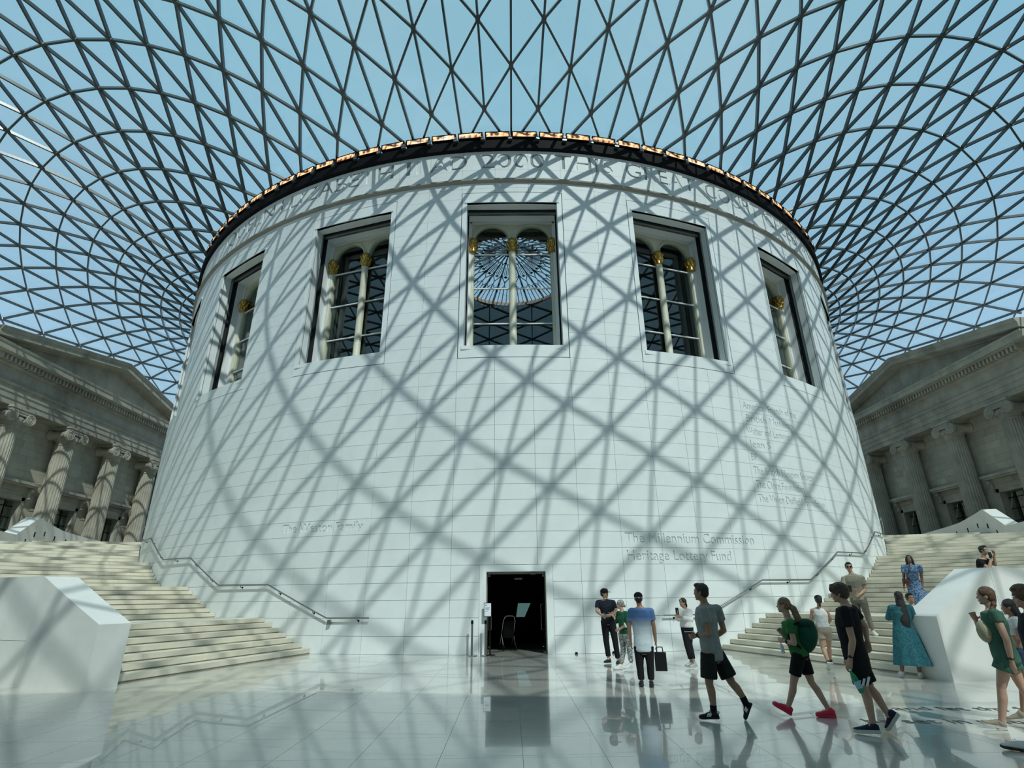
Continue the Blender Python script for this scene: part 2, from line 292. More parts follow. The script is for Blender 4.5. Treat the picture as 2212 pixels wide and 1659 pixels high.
ROOF_GRID = """
-1889,1010,-1979,820,-2050,622,-2101,418,-2132,210,-2142,0,-2132,-210,-2101,-418,-2050,-622,-1979,-820,-1889,-1010,-1781,-1190,-1656,-1359,-1515,-1515,-1359,-1656,-1190,-1781,-1010,-1889,-820,-1979,-622,-2050,-418,-2101,-210,-2132,0,-2142
-1998,1122,-2084,895,-2148,665,-2191,431,-2213,196,-2213,-38,-2192,-270,-2149,-499,-2086,-721,-2002,-935,-1900,-1139,-1781,-1331,-1645,-1510,-1495,-1673,-1331,-1819,-1156,-1947,-969,-2055,-770,-2144,-558,-2214,-338,-2263,-113,-2288
-2007,1455,-2109,1195,-2187,936,-2244,675,-2278,415,-2290,155,-2279,-102,-2246,-355,-2192,-601,-2116,-840,-2021,-1068,-1907,-1284,-1776,-1486,-1631,-1672,-1471,-1841,-1298,-1990,-1114,-2117,-916,-2224,-703,-2311,-475,-2378,-239,-2421,0,-2436
-2125,1522,-2219,1231,-2290,942,-2338,654,-2362,369,-2363,87,-2341,-191,-2296,-462,-2229,-725,-2141,-978,-2034,-1219,-1909,-1445,-1768,-1654,-1611,-1845,-1442,-2016,-1259,-2165,-1062,-2291,-850,-2396,-620,-2480,-376,-2542,-126,-2575
-2132,1876,-2242,1552,-2328,1232,-2390,916,-2428,604,-2442,297,-2432,-6,-2398,-302,-2340,-591,-2261,-869,-2161,-1134,-2042,-1385,-1906,-1618,-1754,-1833,-1586,-2026,-1405,-2196,-1210,-2343,-999,-2467,-770,-2569,-522,-2650,-263,-2702,0,-2720
-2257,1898,-2358,1547,-2435,1201,-2488,861,-2515,527,-2518,199,-2496,-123,-2449,-436,-2380,-739,-2288,-1030,-2176,-1305,-2045,-1564,-1897,-1803,-1733,-2019,-1554,-2212,-1360,-2379,-1150,-2523,-921,-2645,-672,-2744,-408,-2816,-137,-2854
-2262,2271,-2380,1887,-2473,1510,-2540,1141,-2582,779,-2598,424,-2589,77,-2555,-262,-2496,-590,-2414,-906,-2310,-1207,-2186,-1491,-2043,-1754,-1883,-1995,-1706,-2211,-1513,-2400,-1304,-2564,-1075,-2705,-827,-2823,-560,-2916,-282,-2975,0,-2995
-2394,2252,-2502,1843,-2585,1443,-2642,1052,-2673,670,-2677,296,-2656,-67,-2609,-421,-2538,-762,-2443,-1089,-2327,-1398,-2190,-1687,-2035,-1953,-1860,-2193,-1669,-2405,-1461,-2590,-1233,-2751,-984,-2888,-716,-3000,-434,-3081,-145,-3123
-2399,2642,-2524,2200,-2622,1768,-2694,1347,-2740,936,-2759,536,-2752,146,-2718,-232,-2658,-599,-2574,-951,-2467,-1286,-2338,-1601,-2188,-1893,-2017,-2158,-1828,-2393,-1621,-2600,-1395,-2781,-1146,-2938,-877,-3070,-591,-3172,-297,-3237,0,-3259
-2537,2582,-2651,2117,-2739,1665,-2800,1225,-2834,797,-2841,380,-2821,-24,-2774,-416,-2702,-794,-2605,-1155,-2484,-1496,-2341,-1813,-2176,-2104,-1991,-2364,-1785,-2593,-1560,-2795,-1312,-2972,-1042,-3124,-754,-3248,-455,-3335,-152,-3380
-2542,2989,-2673,2491,-2776,2006,-2852,1535,-2902,1078,-2924,633,-2918,203,-2885,-215,-2825,-618,-2740,-1004,-2629,-1372,-2494,-1715,-2336,-2031,-2155,-2316,-1952,-2570,-1728,-2794,-1482,-2991,-1213,-3163,-923,-3307,-619,-3417,-310,-3486,0,-3509
-2686,2888,-2805,2371,-2897,1868,-2962,1380,-2999,907,-3008,449,-2990,6,-2944,-423,-2870,-835,-2770,-1228,-2645,-1597,-2494,-1939,-2319,-2251,-2121,-2529,-1900,-2777,-1655,-2995,-1387,-3187,-1097,-3352,-790,-3484,-475,-3576,-158,-3623
-2692,3311,-2827,2759,-2935,2223,-3015,1704,-3067,1202,-3092,715,-3088,245,-3056,-209,-2996,-647,-2908,-1065,-2793,-1461,-2651,-1829,-2483,-2166,-2291,-2471,-2073,-2743,-1832,-2983,-1566,-3196,-1277,-3381,-968,-3534,-647,-3650,-324,-3721,0,-3745
-2842,3172,-2965,2602,-3061,2051,-3129,1518,-3168,1002,-3179,504,-3162,23,-3116,-440,-3040,-884,-2937,-1305,-2805,-1700,-2646,-2063,-2460,-2394,-2248,-2691,-2010,-2956,-1747,-3190,-1460,-3395,-1151,-3570,-827,-3708,-497,-3804,-166,-3852
-2848,3609,-2988,3005,-3100,2420,-3183,1855,-3237,1309,-3263,782,-3260,274,-3229,-215,-3167,-684,-3076,-1132,-2955,-1552,-2806,-1942,-2628,-2300,-2423,-2622,-2190,-2912,-1931,-3168,-1646,-3395,-1339,-3590,-1013,-3751,-677,-3870,-339,-3943,0,-3968
-3004,3431,-3132,2813,-3230,2215,-3300,1637,-3341,1080,-3352,544,-3335,28,-3288,-467,-3210,-940,-3101,-1386,-2963,-1803,-2794,-2187,-2597,-2536,-2370,-2851,-2116,-3132,-1835,-3380,-1530,-3597,-1204,-3779,-865,-3921,-520,-4019,-173,-4068
-3011,3883,-3156,3229,-3271,2597,-3356,1988,-3412,1400,-3438,834,-3435,290,-3402,-232,-3338,-730,-3242,-1203,-3115,-1646,-2957,-2056,-2769,-2432,-2550,-2773,-2302,-3079,-2026,-3350,-1724,-3589,-1400,-3792,-1059,-3958,-709,-4079,-355,-4154,0,-4178
-3173,3668,-3305,3002,-3406,2360,-3477,1740,-3518,1144,-3529,571,-3510,22,-3460,-503,-3378,-1001,-3263,-1471,-3117,-1908,-2938,-2311,-2728,-2678,-2487,-3009,-2217,-3305,-1919,-3567,-1598,-3792,-1258,-3979,-904,-4125,-544,-4224,-182,-4273
-3182,4132,-3331,3430,-3449,2754,-3536,2102,-3592,1475,-3618,872,-3613,294,-3576,-257,-3508,-782,-3407,-1278,-3272,-1742,-3104,-2172,-2904,-2565,-2671,-2923,-2408,-3244,-2116,-3529,-1799,-3778,-1460,-3987,-1105,-4156,-740,-4279,-371,-4354,0,-4379
-3350,3882,-3485,3171,-3588,2485,-3660,1826,-3700,1193,-3710,586,-3687,6,-3632,-546,-3544,-1068,-3423,-1559,-3267,-2015,-3077,-2436,-2854,-2820,-2599,-3167,-2313,-3477,-2001,-3749,-1665,-3981,-1310,-4173,-943,-4320,-568,-4419,-190,-4469
-3361,4357,-3513,3610,-3633,2891,-3721,2199,-3777,1535,-3801,898,-3793,289,-3752,-291,-3677,-841,-3569,-1359,-3425,-1842,-3247,-2289,-3034,-2700,-2788,-3073,-2510,-3408,-2204,-3705,-1871,-3961,-1519,-4176,-1150,-4347,-771,-4471,-387,-4546,0,-4571
-3534,4072,-3672,3319,-3776,2593,-3848,1897,-3887,1229,-3893,590,-3866,-19,-3806,-596,-3710,-1141,-3579,-1651,-3413,-2126,-3211,-2564,-2975,-2963,-2706,-3324,-2406,-3645,-2080,-3926,-1730,-4165,-1361,-4360,-980,-4508,-590,-4608,-197,-4658
-3548,4558,-3703,3768,-3824,3009,-3913,2280,-3967,1580,-3989,911,-3976,273,-3929,-333,-3847,-906,-3729,-1444,-3575,-1946,-3385,-2410,-3160,-2837,-2900,-3224,-2609,-3571,-2288,-3876,-1942,-4140,-1576,-4358,-1194,-4531,-800,-4656,-402,-4731,0,-4756
-3726,4241,-3866,3447,-3971,2684,-4042,1952,-4078,1252,-4081,583,-4048,-52,-3979,-654,-3875,-1220,-3734,-1749,-3556,-2241,-3342,-2694,-3092,-3107,-2810,-3480,-2496,-3811,-2156,-4100,-1793,-4343,-1411,-4540,-1016,-4690,-612,-4790,-205,-4841
-3742,4736,-3900,3906,-4022,3109,-4110,2344,-4163,1612,-4180,913,-4162,247,-4107,-383,-4016,-978,-3888,-1535,-3723,-2055,-3521,-2535,-3282,-2975,-3009,-3374,-2704,-3731,-2370,-4045,-2011,-4313,-1631,-4536,-1236,-4710,-829,-4836,-416,-4911,0,-4936
-3926,4387,-4067,3555,-4172,2757,-4241,1992,-4274,1262,-4271,566,-4231,-95,-4154,-718,-4039,-1304,-3886,-1852,-3696,-2360,-3469,-2827,-3207,-3253,-2910,-3636,-2584,-3975,-2230,-4269,-1854,-4517,-1459,-4716,-1050,-4867,-633,-4968,-211,-5018
-3945,4891,-4104,4023,-4227,3191,-4313,2393,-4363,1630,-4375,903,-4350,212,-4287,-441,-4186,-1056,-4046,-1632,-3869,-2168,-3653,-2663,-3402,-3116,-3115,-3525,-2797,-3891,-2450,-4211,-2078,-4484,-1685,-4708,-1276,-4884,-856,-5011,-429,-5086,0,-5112
-4134,4512,-4275,3645,-4379,2814,-4446,2018,-4474,1259,-4464,538,-4416,-146,-4329,-791,-4203,-1396,-4038,-1960,-3834,-2483,-3594,-2963,-3318,-3400,-3009,-3791,-2669,-4137,-2302,-4436,-1913,-4686,-1505,-4888,-1083,-5039,-653,-5140,-218,-5191
-4155,5023,-4316,4121,-4439,3255,-4523,2426,-4568,1635,-4574,882,-4541,167,-4468,-508,-4356,-1142,-4204,-1735,-4013,-2286,-3784,-2794,-3519,-3258,-3219,-3677,-2887,-4049,-2527,-4374,-2142,-4650,-1737,-4877,-1315,-5054,-881,-5181,-442,-5257,0,-5282
-4349,4617,-4491,3716,-4593,2854,-4656,2030,-4679,1244,-4661,499,-4604,-207,-4505,-871,-4367,-1494,-4188,-2074,-3971,-2610,-3717,-3102,-3427,-3548,-3105,-3947,-2752,-4298,-2372,-4600,-1970,-4852,-1549,-5055,-1115,-5207,-671,-5309,-224,-5359
-4374,5134,-4536,4198,-4657,3301,-4738,2443,-4778,1626,-4778,848,-4735,112,-4651,-583,-4527,-1236,-4361,-1845,-4156,-2410,-3913,-2930,-3633,-3404,-3320,-3830,-2976,-4207,-2603,-4536,-2205,-4814,-1786,-5042,-1352,-5220,-906,-5347,-454,-5423,0,-5448
"""
# ------------------------------------------------------------------ the drum
RD = 22.0; PZ = 0.5107; PITCH = 18.0
DEG = 180/PI/RD                      # degrees per metre on the wall
WIN = [-3, -2, -1, 0, 1, 2, 3]
drum = empty('wall_drum', (0, 0, 0), kind='structure', label='round white stone drum in the middle of the court, lined with pale panels')
HW = 5.02; DH = 2.60
tc_ = sorted(set([round(a, 4) for k in WIN for a in (18*k-HW, 18*k+HW)] + [-DH, DH] + [float(x) for x in range(-180, 181, 3)]))
zc = [0, 2.40, 10.08, 16.78, 17.72, 19.7]
mb = MB()
for i in range(len(tc_)-1):
    a, b = tc_[i], tc_[i+1]
    if b-a < 1e-3: continue
    m_ = (a+b)/2
    for j in range(5):
        if j == 0 and abs(m_) < DH: continue
        if j == 2 and any(abs(m_-18*k) < HW for k in WIN): continue
        r1 = 21.965
        slab(mb, a, b, zc[j], zc[j+1], 21.45, r1, 1, skip=(3, 5) if j in (1, 3, 4) else ())
mb.build('core', M_joint, drum)
# columns of panels
cols = []
for k in range(-9, 11):
    c0 = 18*k
    for a, b in ((-9, -5.37), (-5.37, -1.79), (-1.79, 1.79), (1.79, 5.37), (5.37, 9)): cols.append((c0+a, c0+b, c0, a))
PATCH = [(-23.37, -12.63, 7, 7), (9.0, 23.37, 5, 6), (23.37, 34.21, 9, 16)]
J = 0.0045*DEG
want = []
for t0, t1, c0, a in cols:
    tm = (t0+t1)/2
    if abs(tm) > 66: continue
    for n in range(35):
        z0, z1 = n*PZ, min((n+1)*PZ, 17.64)
        if any(p[0] < tm < p[1] and p[2] <= n <= p[3] for p in PATCH): continue
        a0, a1 = t0, t1
        k = round(c0/18)
        if k in WIN and abs(tm-c0) < 5.3 and n >= 19:
            if z1 <= 17.16: continue
            z0 = max(z0, 17.15)
            if z1-z0 < 0.03: continue
        if n < 5 and abs(tm) < 5.3:
            if abs(tm) < 1.79: continue
            if tm > 0: a0 = 3.0
            else: a1 = -3.0
        want.append((a0, a1, z0, z1))
def seen(p):
    c = V(cyl((p[0]+p[1])/2, (p[2]+p[3])/2, RD)); d = CAM-c; n = V(cyl((p[0]+p[1])/2, 0, 1)); l = d.length
    return max(0, n.dot(d)/l)/l**2*(p[1]-p[0])*(p[3]-p[2])
want.sort(key=seen, reverse=True)
PM = {}
rest = MB()
for i, (a0, a1, z0, z1) in enumerate(want):
    if i < 296:
        key = (round(a1-a0, 3), round(z1-z0, 3))
        if key not in PM:
            q = MB(); h = (a1-a0)/2; slab(q, -h+J, h-J, 0.0045, z1-z0-0.0045, 21.9, RD, 3, skip=(4,)); PM[key] = q.mesh('stone_panel', M_drum)
        link('stone_panel', PM[key], drum, (0, 0, z0), (0, 0, R_((a0+a1)/2)))
    else:
        slab(rest, a0+J, a1-J, z0+0.0045, z1-0.0045, 21.9, RD, 3, skip=(4,))
rest.build('stone_panels', M_drum, drum, kind='stuff')
# engraved donors' panels
def engraved(t0, t1, n0, n1, lines, name, jt):
    W_ = (t1-t0)/DEG; z0, z1 = n0*PZ+0.0045, (n1+1)*PZ-0.0045
    ls = [(tx, (t-t0)/DEG, z, cap, wd) for tx, t, z, cap, wd in lines]
    me = text_slab(name, ls, 0.0045, W_-0.0045, z0, z1, 0.10)
    bend(me, [n*PZ for n in range(n0+1, n1+1)], [(t-t0)/DEG for t in jt], lambda x: t0+x*DEG, RD-0.05)
    me.materials.append(M_drum)
    bk = MB(); slab(bk, t0, t1, z0, z1, 21.8, RD-0.026, 8); 
    link(name, me, drum); bk.build('engraving_bed', M_drum, drum)
engraved(-23.37, -12.63, 7, 7, [('The Weston Family', -21.74, 3.73, 0.30, 8.36/DEG)], 'inscribed_panel', (-19.79, -16.21))
engraved(9.0, 23.37, 5, 6, [('The Millennium Commission', 9.32, 3.225, 0.315, 12.9/DEG), ('Heritage Lottery Fund', 9.38, 2.68, 0.31, 10.0/DEG)], 'inscribed_panel', (12.63, 16.21, 19.79))
don = ['American Friends of the', ' British Museum', 'Walter and Leonore', 'Jean S', 'BP', 'The British Museum Society', 'The Clore Foundation', 'The Vivien Duffield Foundation']
wds = [8.2, 7.0, 6.2, 3.0, 0.8, 9.1, 7.0, 10.2]
engraved(23.37, 34.21, 9, 16, [(don[i].strip(), 23.7 + (0.2 if i == 1 else 0), (16-i)*PZ+0.135, 0.29, wds[i]/DEG) for i in range(8)], 'inscribed_panel', (27.0, 30.63))
# frieze with the royal inscription
t0, t1 = -52.0, 56.0
W_ = (t1-t0)/DEG
words = [('QUEEN', -41.9, -30.7), ('ELIZABETH', -29.5, -13.4), ('II', -11.85, -10.2), ('AD', -9.1, -4.9), ('2000', -3.4, 3.6), ('THIS', 4.8, 11.4), ('GREAT', 13.0, 22.1), ('COURT', 23.6, 32.9), ('CELEBRATING', 34.3, 53.5)]
ls = [(t, (a-t0)/DEG, 18.42, 0.77, (b-a)/DEG) for t, a, b in words]
me = text_slab('frieze', ls, 0, W_, 17.815, 19.32, 0.12)
bend(me, [18.33], [(t-t0)/DEG for t, *_ in cols if t0+0.5 < t < t1-0.5], lambda x: t0+x*DEG, RD-0.06, 0.003)
me.materials.append(M_drum)
trf = link('trim_1', me, None, kind='structure', label='stone frieze band under the lamps with cut capital letters'); 
bk = MB(); slab(bk, t0, t1, 17.8, 19.32, 21.9, RD-0.038, 60); slab(bk, t1, 180, 17.8, 19.32, 21.9, RD, 40); slab(bk, -180, t0, 17.8, 19.32, 21.9, RD, 40)
bk.build('frieze_bed', M_drum, trf)
def ring(mb, prof, t0=-180, t1=180, n=144):
    """revolve a closed (r,z) outline about the drum's axis"""
    full = abs(t1-t0) > 359.9; rings = []
    for i in range(n if full else n+1):
        t = t0+(t1-t0)*i/n; rings.append([cyl(t, z, r) for r, z in prof])
    if full: rings.append(rings[0])
    mb.loft(rings, not full)
mb = MB(); ring(mb, [(21.9, 17.63), (22.05, 17.64), (22.13, 17.70), (22.13, 17.77), (22.06, 17.815), (21.9, 17.82)])
mb.build('trim_2', mat('string course stone', (0.30, 0.28, 0.235), 0.7, var=0.1, scale=1.0), None, 30, kind='structure', label='thin stone string course running round the drum below the lettering')
mb = MB(); ring(mb, [(21.5, 19.32), (22.10, 19.32), (22.16, 19.36), (22.16, 19.80), (22.02, 19.86), (21.5, 19.86)])
mb.build('trim_3', M_black, None, 30, kind='structure', label='black metal eaves band round the top of the drum')

# ------------------------------------------------------------------ windows of the drum
def arch_pts(cx, hw, z0, zs, n=14):
    """outline of a round-headed opening from bottom left, over the arch, to bottom right"""
    p = [(cx-hw, z0)]+[(cx-hw*cos(PI*i/n), zs+hw*sin(PI*i/n)) for i in range(n+1)]+[(cx+hw, z0)]
    return p
yc = lambda x: RD-math.sqrt(RD*RD-x*x)
HWm = 1.835; AW = 0.715; ZS = 5.50; AX = 0.868
PMw = {}
def win_mesh(name, fn, m, smooth=None):
    if name not in PMw:
        q = MB(); fn(q); PMw[name] = q.mesh(name.split('#')[0], m, smooth)
    return PMw[name]
def f_surround(q):
    X = 2.036; n = 10
    def strip(x0, x1, z0, z1, n):
        for i in range(n):
            a, b = x0+(x1-x0)*i/n, x0+(x1-x0)*(i+1)/n
            q.hexa([(a, yc(a), z0), (b, yc(b), z0), (b, yc(b)+0.12, z0), (a, yc(a)+0.12, z0), (a, yc(a), z1), (b, yc(b), z1), (b, yc(b)+0.12, z1), (a, yc(a)+0.12, z1)])
    strip(-X, X, -0.474, 0, n); strip(-X, X, 6.45, 6.926, n); strip(-X, -HWm, 0, 6.45, 1); strip(HWm, X, 0, 6.45, 1)
def f_groove_shade(q):  # near-black strip behind the outline joint, its shade put in as colour
    X = 2.075; n = 8
    for x0, x1, z0, z1, n in ((-X, X, -0.52, -0.44, 8), (-X, X, 6.90, 6.97, 8), (-X, -2.0, -0.5, 6.95, 1), (2.0, X, -0.5, 6.95, 1)):
        for i in range(n):
            a, b = x0+(x1-x0)*i/n, x0+(x1-x0)*(i+1)/n
            q.hexa([(a, yc(a)+0.028, z0), (b, yc(b)+0.028, z0), (b, yc(b)+0.1, z0), (a, yc(a)+0.1, z0), (a, yc(a)+0.028, z1), (b, yc(b)+0.028, z1), (b, yc(b)+0.1, z1), (a, yc(a)+0.1, z1)])
def f_outer(q):
    for s in (-1, 1):
        a, b = s*HWm, s*(HWm+0.09)
        q.box(min(a, b), max(a, b), yc(HWm)+0.1, 0.5, 0, 6.45)
        for zz in (1.1, 2.2, 3.3, 4.4, 5.5): pass
    q.box(-HWm-0.09, HWm+0.09, 0.05, 0.5, 6.45, 6.55); q.box(-HWm-0.09, HWm+0.09, 0.05, 1.3, -0.15, 0.0)
def f_gap(q):
    q.box(-2.0, -1.95, 0.5, 0.8, 0, 6.7); q.box(1.95, 2.0, 0.5, 0.8, 0, 6.7); q.box(-2.0, 2.0, 0.5, 0.8, 6.66, 6.72)
    q.box(-2.0, -1.80, 0.80, 0.83, 0, 6.7); q.box(1.80, 2.0, 0.80, 0.83, 0, 6.7); q.box(-2, 2, 0.8, 0.83, 6.42, 6.7)
    q.box(-2.0, -1.84, 0.48, 0.51, 0, 6.7); q.box(1.84, 2.0, 0.48, 0.51, 0, 6.7); q.box(-2, 2, 0.48, 0.51, 6.47, 6.7)
def f_rail(q): q.box(-1.84, 1.84, 0.60, 0.68, 6.30, 6.5)
def f_inner(q):
    for s in (-1, 1):
        a, b = s*1.80, s*1.95; q.box(min(a, b), max(a, b), 0.83, 1.36, 0, 6.42)
        a, b = s*1.70, s*1.80; q.box(min(a, b), max(a, b), 1.18, 1.36, 0, 6.36)
    q.box(-1.95, 1.95, 0.83, 1.36, 6.40, 6.55); q.box(-1.8, 1.8, 1.18, 1.36, 6.30, 6.40)
def f_arch(q):
    for cx in (-AX, AX):
        p = arch_pts(cx, AW, 0, ZS)
        for y0, y1, zt in ((1.28, 1.46, 6.38),):
            for i in range(1, len(p)-2):
                (xa, za), (xb, zb) = p[i], p[i+1]
                q.hexa([(xa, y0, za), (xb, y0, zb), (xb, y1, zb), (xa, y1, za), (xa, y0, zt), (xb, y0, zt), (xb, y1, zt), (xa, y1, zt)])
    for a, b in ((-1.8, -AX-AW), (-AX+AW, AX-AW), (AX+AW, 1.8)): q.box(a, b, 1.28, 1.46, ZS if a > -1 and b < 1 else 0, 6.38)
def f_archivolt(q):
    for cx in (-AX, AX):
        for r0, d in ((AW+0.02, 0.05), (AW+0.085, 0.025)):
            rings = []
            for i in range(21):
                a = PI*i/20; e = []
                for dr, dy in ((0, 0), (0.055, 0), (0.055, -d), (0, -d)):
                    r = r0+dr; e.append((cx-r*cos(a), 1.28+dy, ZS+r*sin(a)))
                rings.append(e)
            q.loft(rings)
def f_column(q):
    q.lathe([(0.17, 0), (0.17, 0.1), (0.145, 0.16), (0.145, 4.75), (0.155, 4.80), (0.155, 4.83)], (0, 1.25, 0), 20)
def f_half(q):
    q.lathe([(0.075, 0), (0.075, 4.83)], (0, 1.27, 0), 14)
def f_cap(q):
    c = (0, 1.25, 0)
    q.lathe([(0.15, 4.83), (0.17, 4.86), (0.15, 4.90), (0.17, 5.1), (0.19, 5.25), (0.21, 5.30), (0.21, 5.36), (0.17, 5.50)], c, 16)
    for tier, (zb, h, r) in enumerate(((4.9, 0.2, 0.16), (5.05, 0.2, 0.18))):
        for i in range(8):
            a = 2*PI*(i+0.5*tier)/8; d = V((cos(a), sin(a), 0))
            q.tube([V(c)+d*(r-0.04)+V((0, 0, zb)), V(c)+d*(r+0.01)+V((0, 0, zb+h*0.6)), V(c)+d*(r+0.04)+V((0, 0, zb+h)), V(c)+d*(r+0.06)+V((0, 0, zb+h*0.85))], [0.035, 0.045, 0.034, 0.018], 6)
    for i in range(4):
        a = PI/4+PI/2*i; q.ell(V(c)+V((cos(a)*0.22, sin(a)*0.22, 5.33)), (0.05, 0.05, 0.05), None, 8, 6)
def f_bar(q): q.box(-AW-0.02, AW+0.02, 1.30, 1.36, -0.022, 0.022)
def f_pane(h):
    def f(q): q.box(-AW-0.03, AW+0.03, 1.38, 1.392, 0, h)
    return f
def f_top(q):
    p = arch_pts(0, AW+0.04, 4.80, ZS); 
    r0 = [(x, 1.38, z) for x, z in p]; r1 = [(x, 1.392, z) for x, z in p]
    q.loft([r0, r1])
ZB = [0.0, 1.55, 3.16, 4.80]
for i, k in enumerate(WIN):
    t = 18.0*k
    w_ = empty('window_%d' % (i+1), cyl(t, 10.2, RD), R_(t), kind='structure', label='tall twin-arched window in the drum')
    L = lambda nm, f, m, sm=None, **kw: link(nm, win_mesh(nm+kw.pop('key', ''), f, m, sm), w_, **kw)
    L('surround', f_surround, M_drum); L('groove_shade', f_groove_shade, M_gap); L('outer_reveal', f_outer, M_drum); L('shadow_gap', f_gap, M_gap); L('blind_housing', f_rail, M_chromed)
    L('inner_reveal', f_inner, M_white); L('arched_frame', f_arch, M_cream); L('archivolt', f_archivolt, M_cream, 30)
    L('mullion_column', f_column, M_cream, 40)
    for x in (-1.67, 1.67): L('half_column', f_half, M_cream, 40, key='', loc=(x, 0, 0))
    for x in (0, -1.66, 1.66): L('capital', f_cap, M_gold, 50, loc=(x, 0, 0))
    for x in (-AX, AX):
        for z in ZB[1:]: L('glazing_bar', f_bar, M_white, loc=(x, 0, z))
        L('arched_pane', f_top, G_pane, loc=(x, 0, 0))
        for a, b in zip(ZB, ZB[1:]): L('pane', f_pane(b-a), G_pane, key='#%.2f' % (b-a), loc=(x, 0, a))
# interior: reading room shell, dome and oculus
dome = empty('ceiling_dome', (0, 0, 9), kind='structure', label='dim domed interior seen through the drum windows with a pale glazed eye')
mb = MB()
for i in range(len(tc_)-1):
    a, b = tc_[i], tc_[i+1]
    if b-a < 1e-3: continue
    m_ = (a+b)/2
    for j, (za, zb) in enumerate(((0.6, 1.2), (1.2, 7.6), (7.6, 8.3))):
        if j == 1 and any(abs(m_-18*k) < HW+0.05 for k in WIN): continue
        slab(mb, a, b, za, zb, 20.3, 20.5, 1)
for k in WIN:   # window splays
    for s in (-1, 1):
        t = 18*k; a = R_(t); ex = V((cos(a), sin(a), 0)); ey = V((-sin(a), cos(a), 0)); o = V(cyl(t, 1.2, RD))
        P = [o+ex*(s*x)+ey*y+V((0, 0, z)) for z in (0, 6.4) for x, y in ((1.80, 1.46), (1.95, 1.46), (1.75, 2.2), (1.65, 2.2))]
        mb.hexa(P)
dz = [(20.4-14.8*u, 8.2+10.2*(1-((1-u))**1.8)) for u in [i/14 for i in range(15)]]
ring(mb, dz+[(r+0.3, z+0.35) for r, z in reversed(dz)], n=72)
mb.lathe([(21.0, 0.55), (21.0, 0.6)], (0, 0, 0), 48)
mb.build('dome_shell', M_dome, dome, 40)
mb = MB(); ring(mb, [(5.25, 18.2), (5.7, 18.1), (6.0, 18.35), (6.0, 18.75), (5.5, 18.75), (5.25, 18.5)], n=48)
for i in range(72): a = 5*i; slab(mb, a-1.1, a+1.1, 17.98, 18.12, 5.4, 5.68, 1)
mb.build('oculus_cornice', mat('oculus plaster', (0.42, 0.33, 0.26), 0.8), dome, 40)
zoc = lambda r: 18.45+(5.4-r)/5.4*2.3
mb = MB(); mb.lathe([(5.4, zoc(5.4)+0.05), (2.7, zoc(2.7)+0.05), (0.5, zoc(0.5)+0.05)], (0, 0, 0), 40)
mb.build('oculus_glass', G_ocu, dome)
mb = MB()
for i in range(20):
    a = 18*i; p = lambda r, t: V(cyl(t, zoc(r), r))
    mb.tube([p(5.4, a), p(2.7, a), p(0.5, a)], [0.10, 0.085, 0.06], 6)
    mb.tube([p(5.4, a+9), p(3.2, a+9), p(2.7, a+2)], 0.045, 5); mb.tube([p(3.2, a+9), p(2.7, a+16)], 0.045, 5)
    for q_ in (4.5, 13.5): mb.tube([p(5.4, a+q_), p(3.9, a+q_), p(3.5, a+9)], 0.035, 5); mb.tube([p(3.9, a+q_), p(3.6, a+(0 if q_ < 9 else 18))], 0.035, 5)
    mb.tube([p(2.5, a+9), p(1.5, a+9), p(1.2, a)], 0.04, 5); mb.tube([p(1.5, a+9), p(1.2, a+18)], 0.04, 5)
    for q_ in (5, 13): mb.tube([p(2.5, a+q_), p(1.7, a+q_)], 0.03, 5)
    for q_ in (0, 9): mb.ell(p(2.65, a+q_), (0.20, 0.20, 0.08), None, 4, 4)
mb.lathe([(0.6, zoc(0.6)-0.1), (0.6, zoc(0)+0.1), (0.0, zoc(0)+0.15)], (0, 0, 0), 16)
mb.build('oculus_ribs', mat('oculus lead', (0.03, 0.035, 0.04), 0.7), dome)
# ------------------------------------------------------------------ glazed roof
def roof_z(x, y, dz=-0.4705, b=36.625, c=46.025, d=51.125, a=22.245):
    x = max(-36.6, min(36.6, x)); y = max(-51.1, min(46.0, y))
    r = math.hypot(x, y); cs, sn = x/r, y/r
    psi = (1-x/b)*(1+x/b)*(1-y/c)*(1+y/d)
    eta = psi/((1-a*x/(r*b))*(1+a*x/(r*b))*(1-a*y/(r*c))*(1+a*y/(r*d)))
    al = (r/a-1)*psi; c2 = cs*cs-sn*sn
    A, B = (1-c2)/2+sn, (1-c2)/2-sn
    z = 1.245*eta+19.71
    z += al*(0.5*((35+10*psi)/2*(1+c2)+12*A+(7.5+12*psi)/2*B-1.6)-5*(1+c2)+10*(.5*A)**2*(1-3*al)+2.5*(.5*B)**2*(r/a-1)**2)
    e = 1e-6; bx, bX, cy_, dy = max(b-x, e), max(b+x, e), max(c-y, e), max(d+y, e)
    h = math.hypot; be = (1-a/r)/(h(bx, cy_)/(bx*cy_)+h(bx, dy)/(bx*dy)+h(bX, cy_)/(bX*cy_)+h(bX, dy)/(bX*dy))
    ex = math.exp
    z += be*(0.5*(1.75*(1+c2)/2+1.5*(1-c2)/2+.3*sn)+1.05*(ex(-14*(1-x/b))+ex(-14*(1+x/b)))*(ex(-14*(1-y/c))+ex(-14*(1+y/d))))
    u = (r-21.5)/6
    return z+dz-0.85*u*ex(-u)+2.24*u*u*ex(-u)
GR = {}
for k, row in enumerate(ROOF_GRID.strip().split('\n')):
    q = [int(s)/100 for s in row.split(',')]
    js = [j for j in range(-42, 1) if (j+k) % 2 == 0]
    for i, j in enumerate(js):
        GR[(j, k)] = (q[2*i], q[2*i+1])
        if j < 0: GR[(-j, k)] = (-q[2*i], q[2*i+1])
BX0, BY0, BY1 = 36.6, -51.1, 46.0
inside = lambda p: abs(p[0]) <= BX0 and BY0 <= p[1] <= BY1
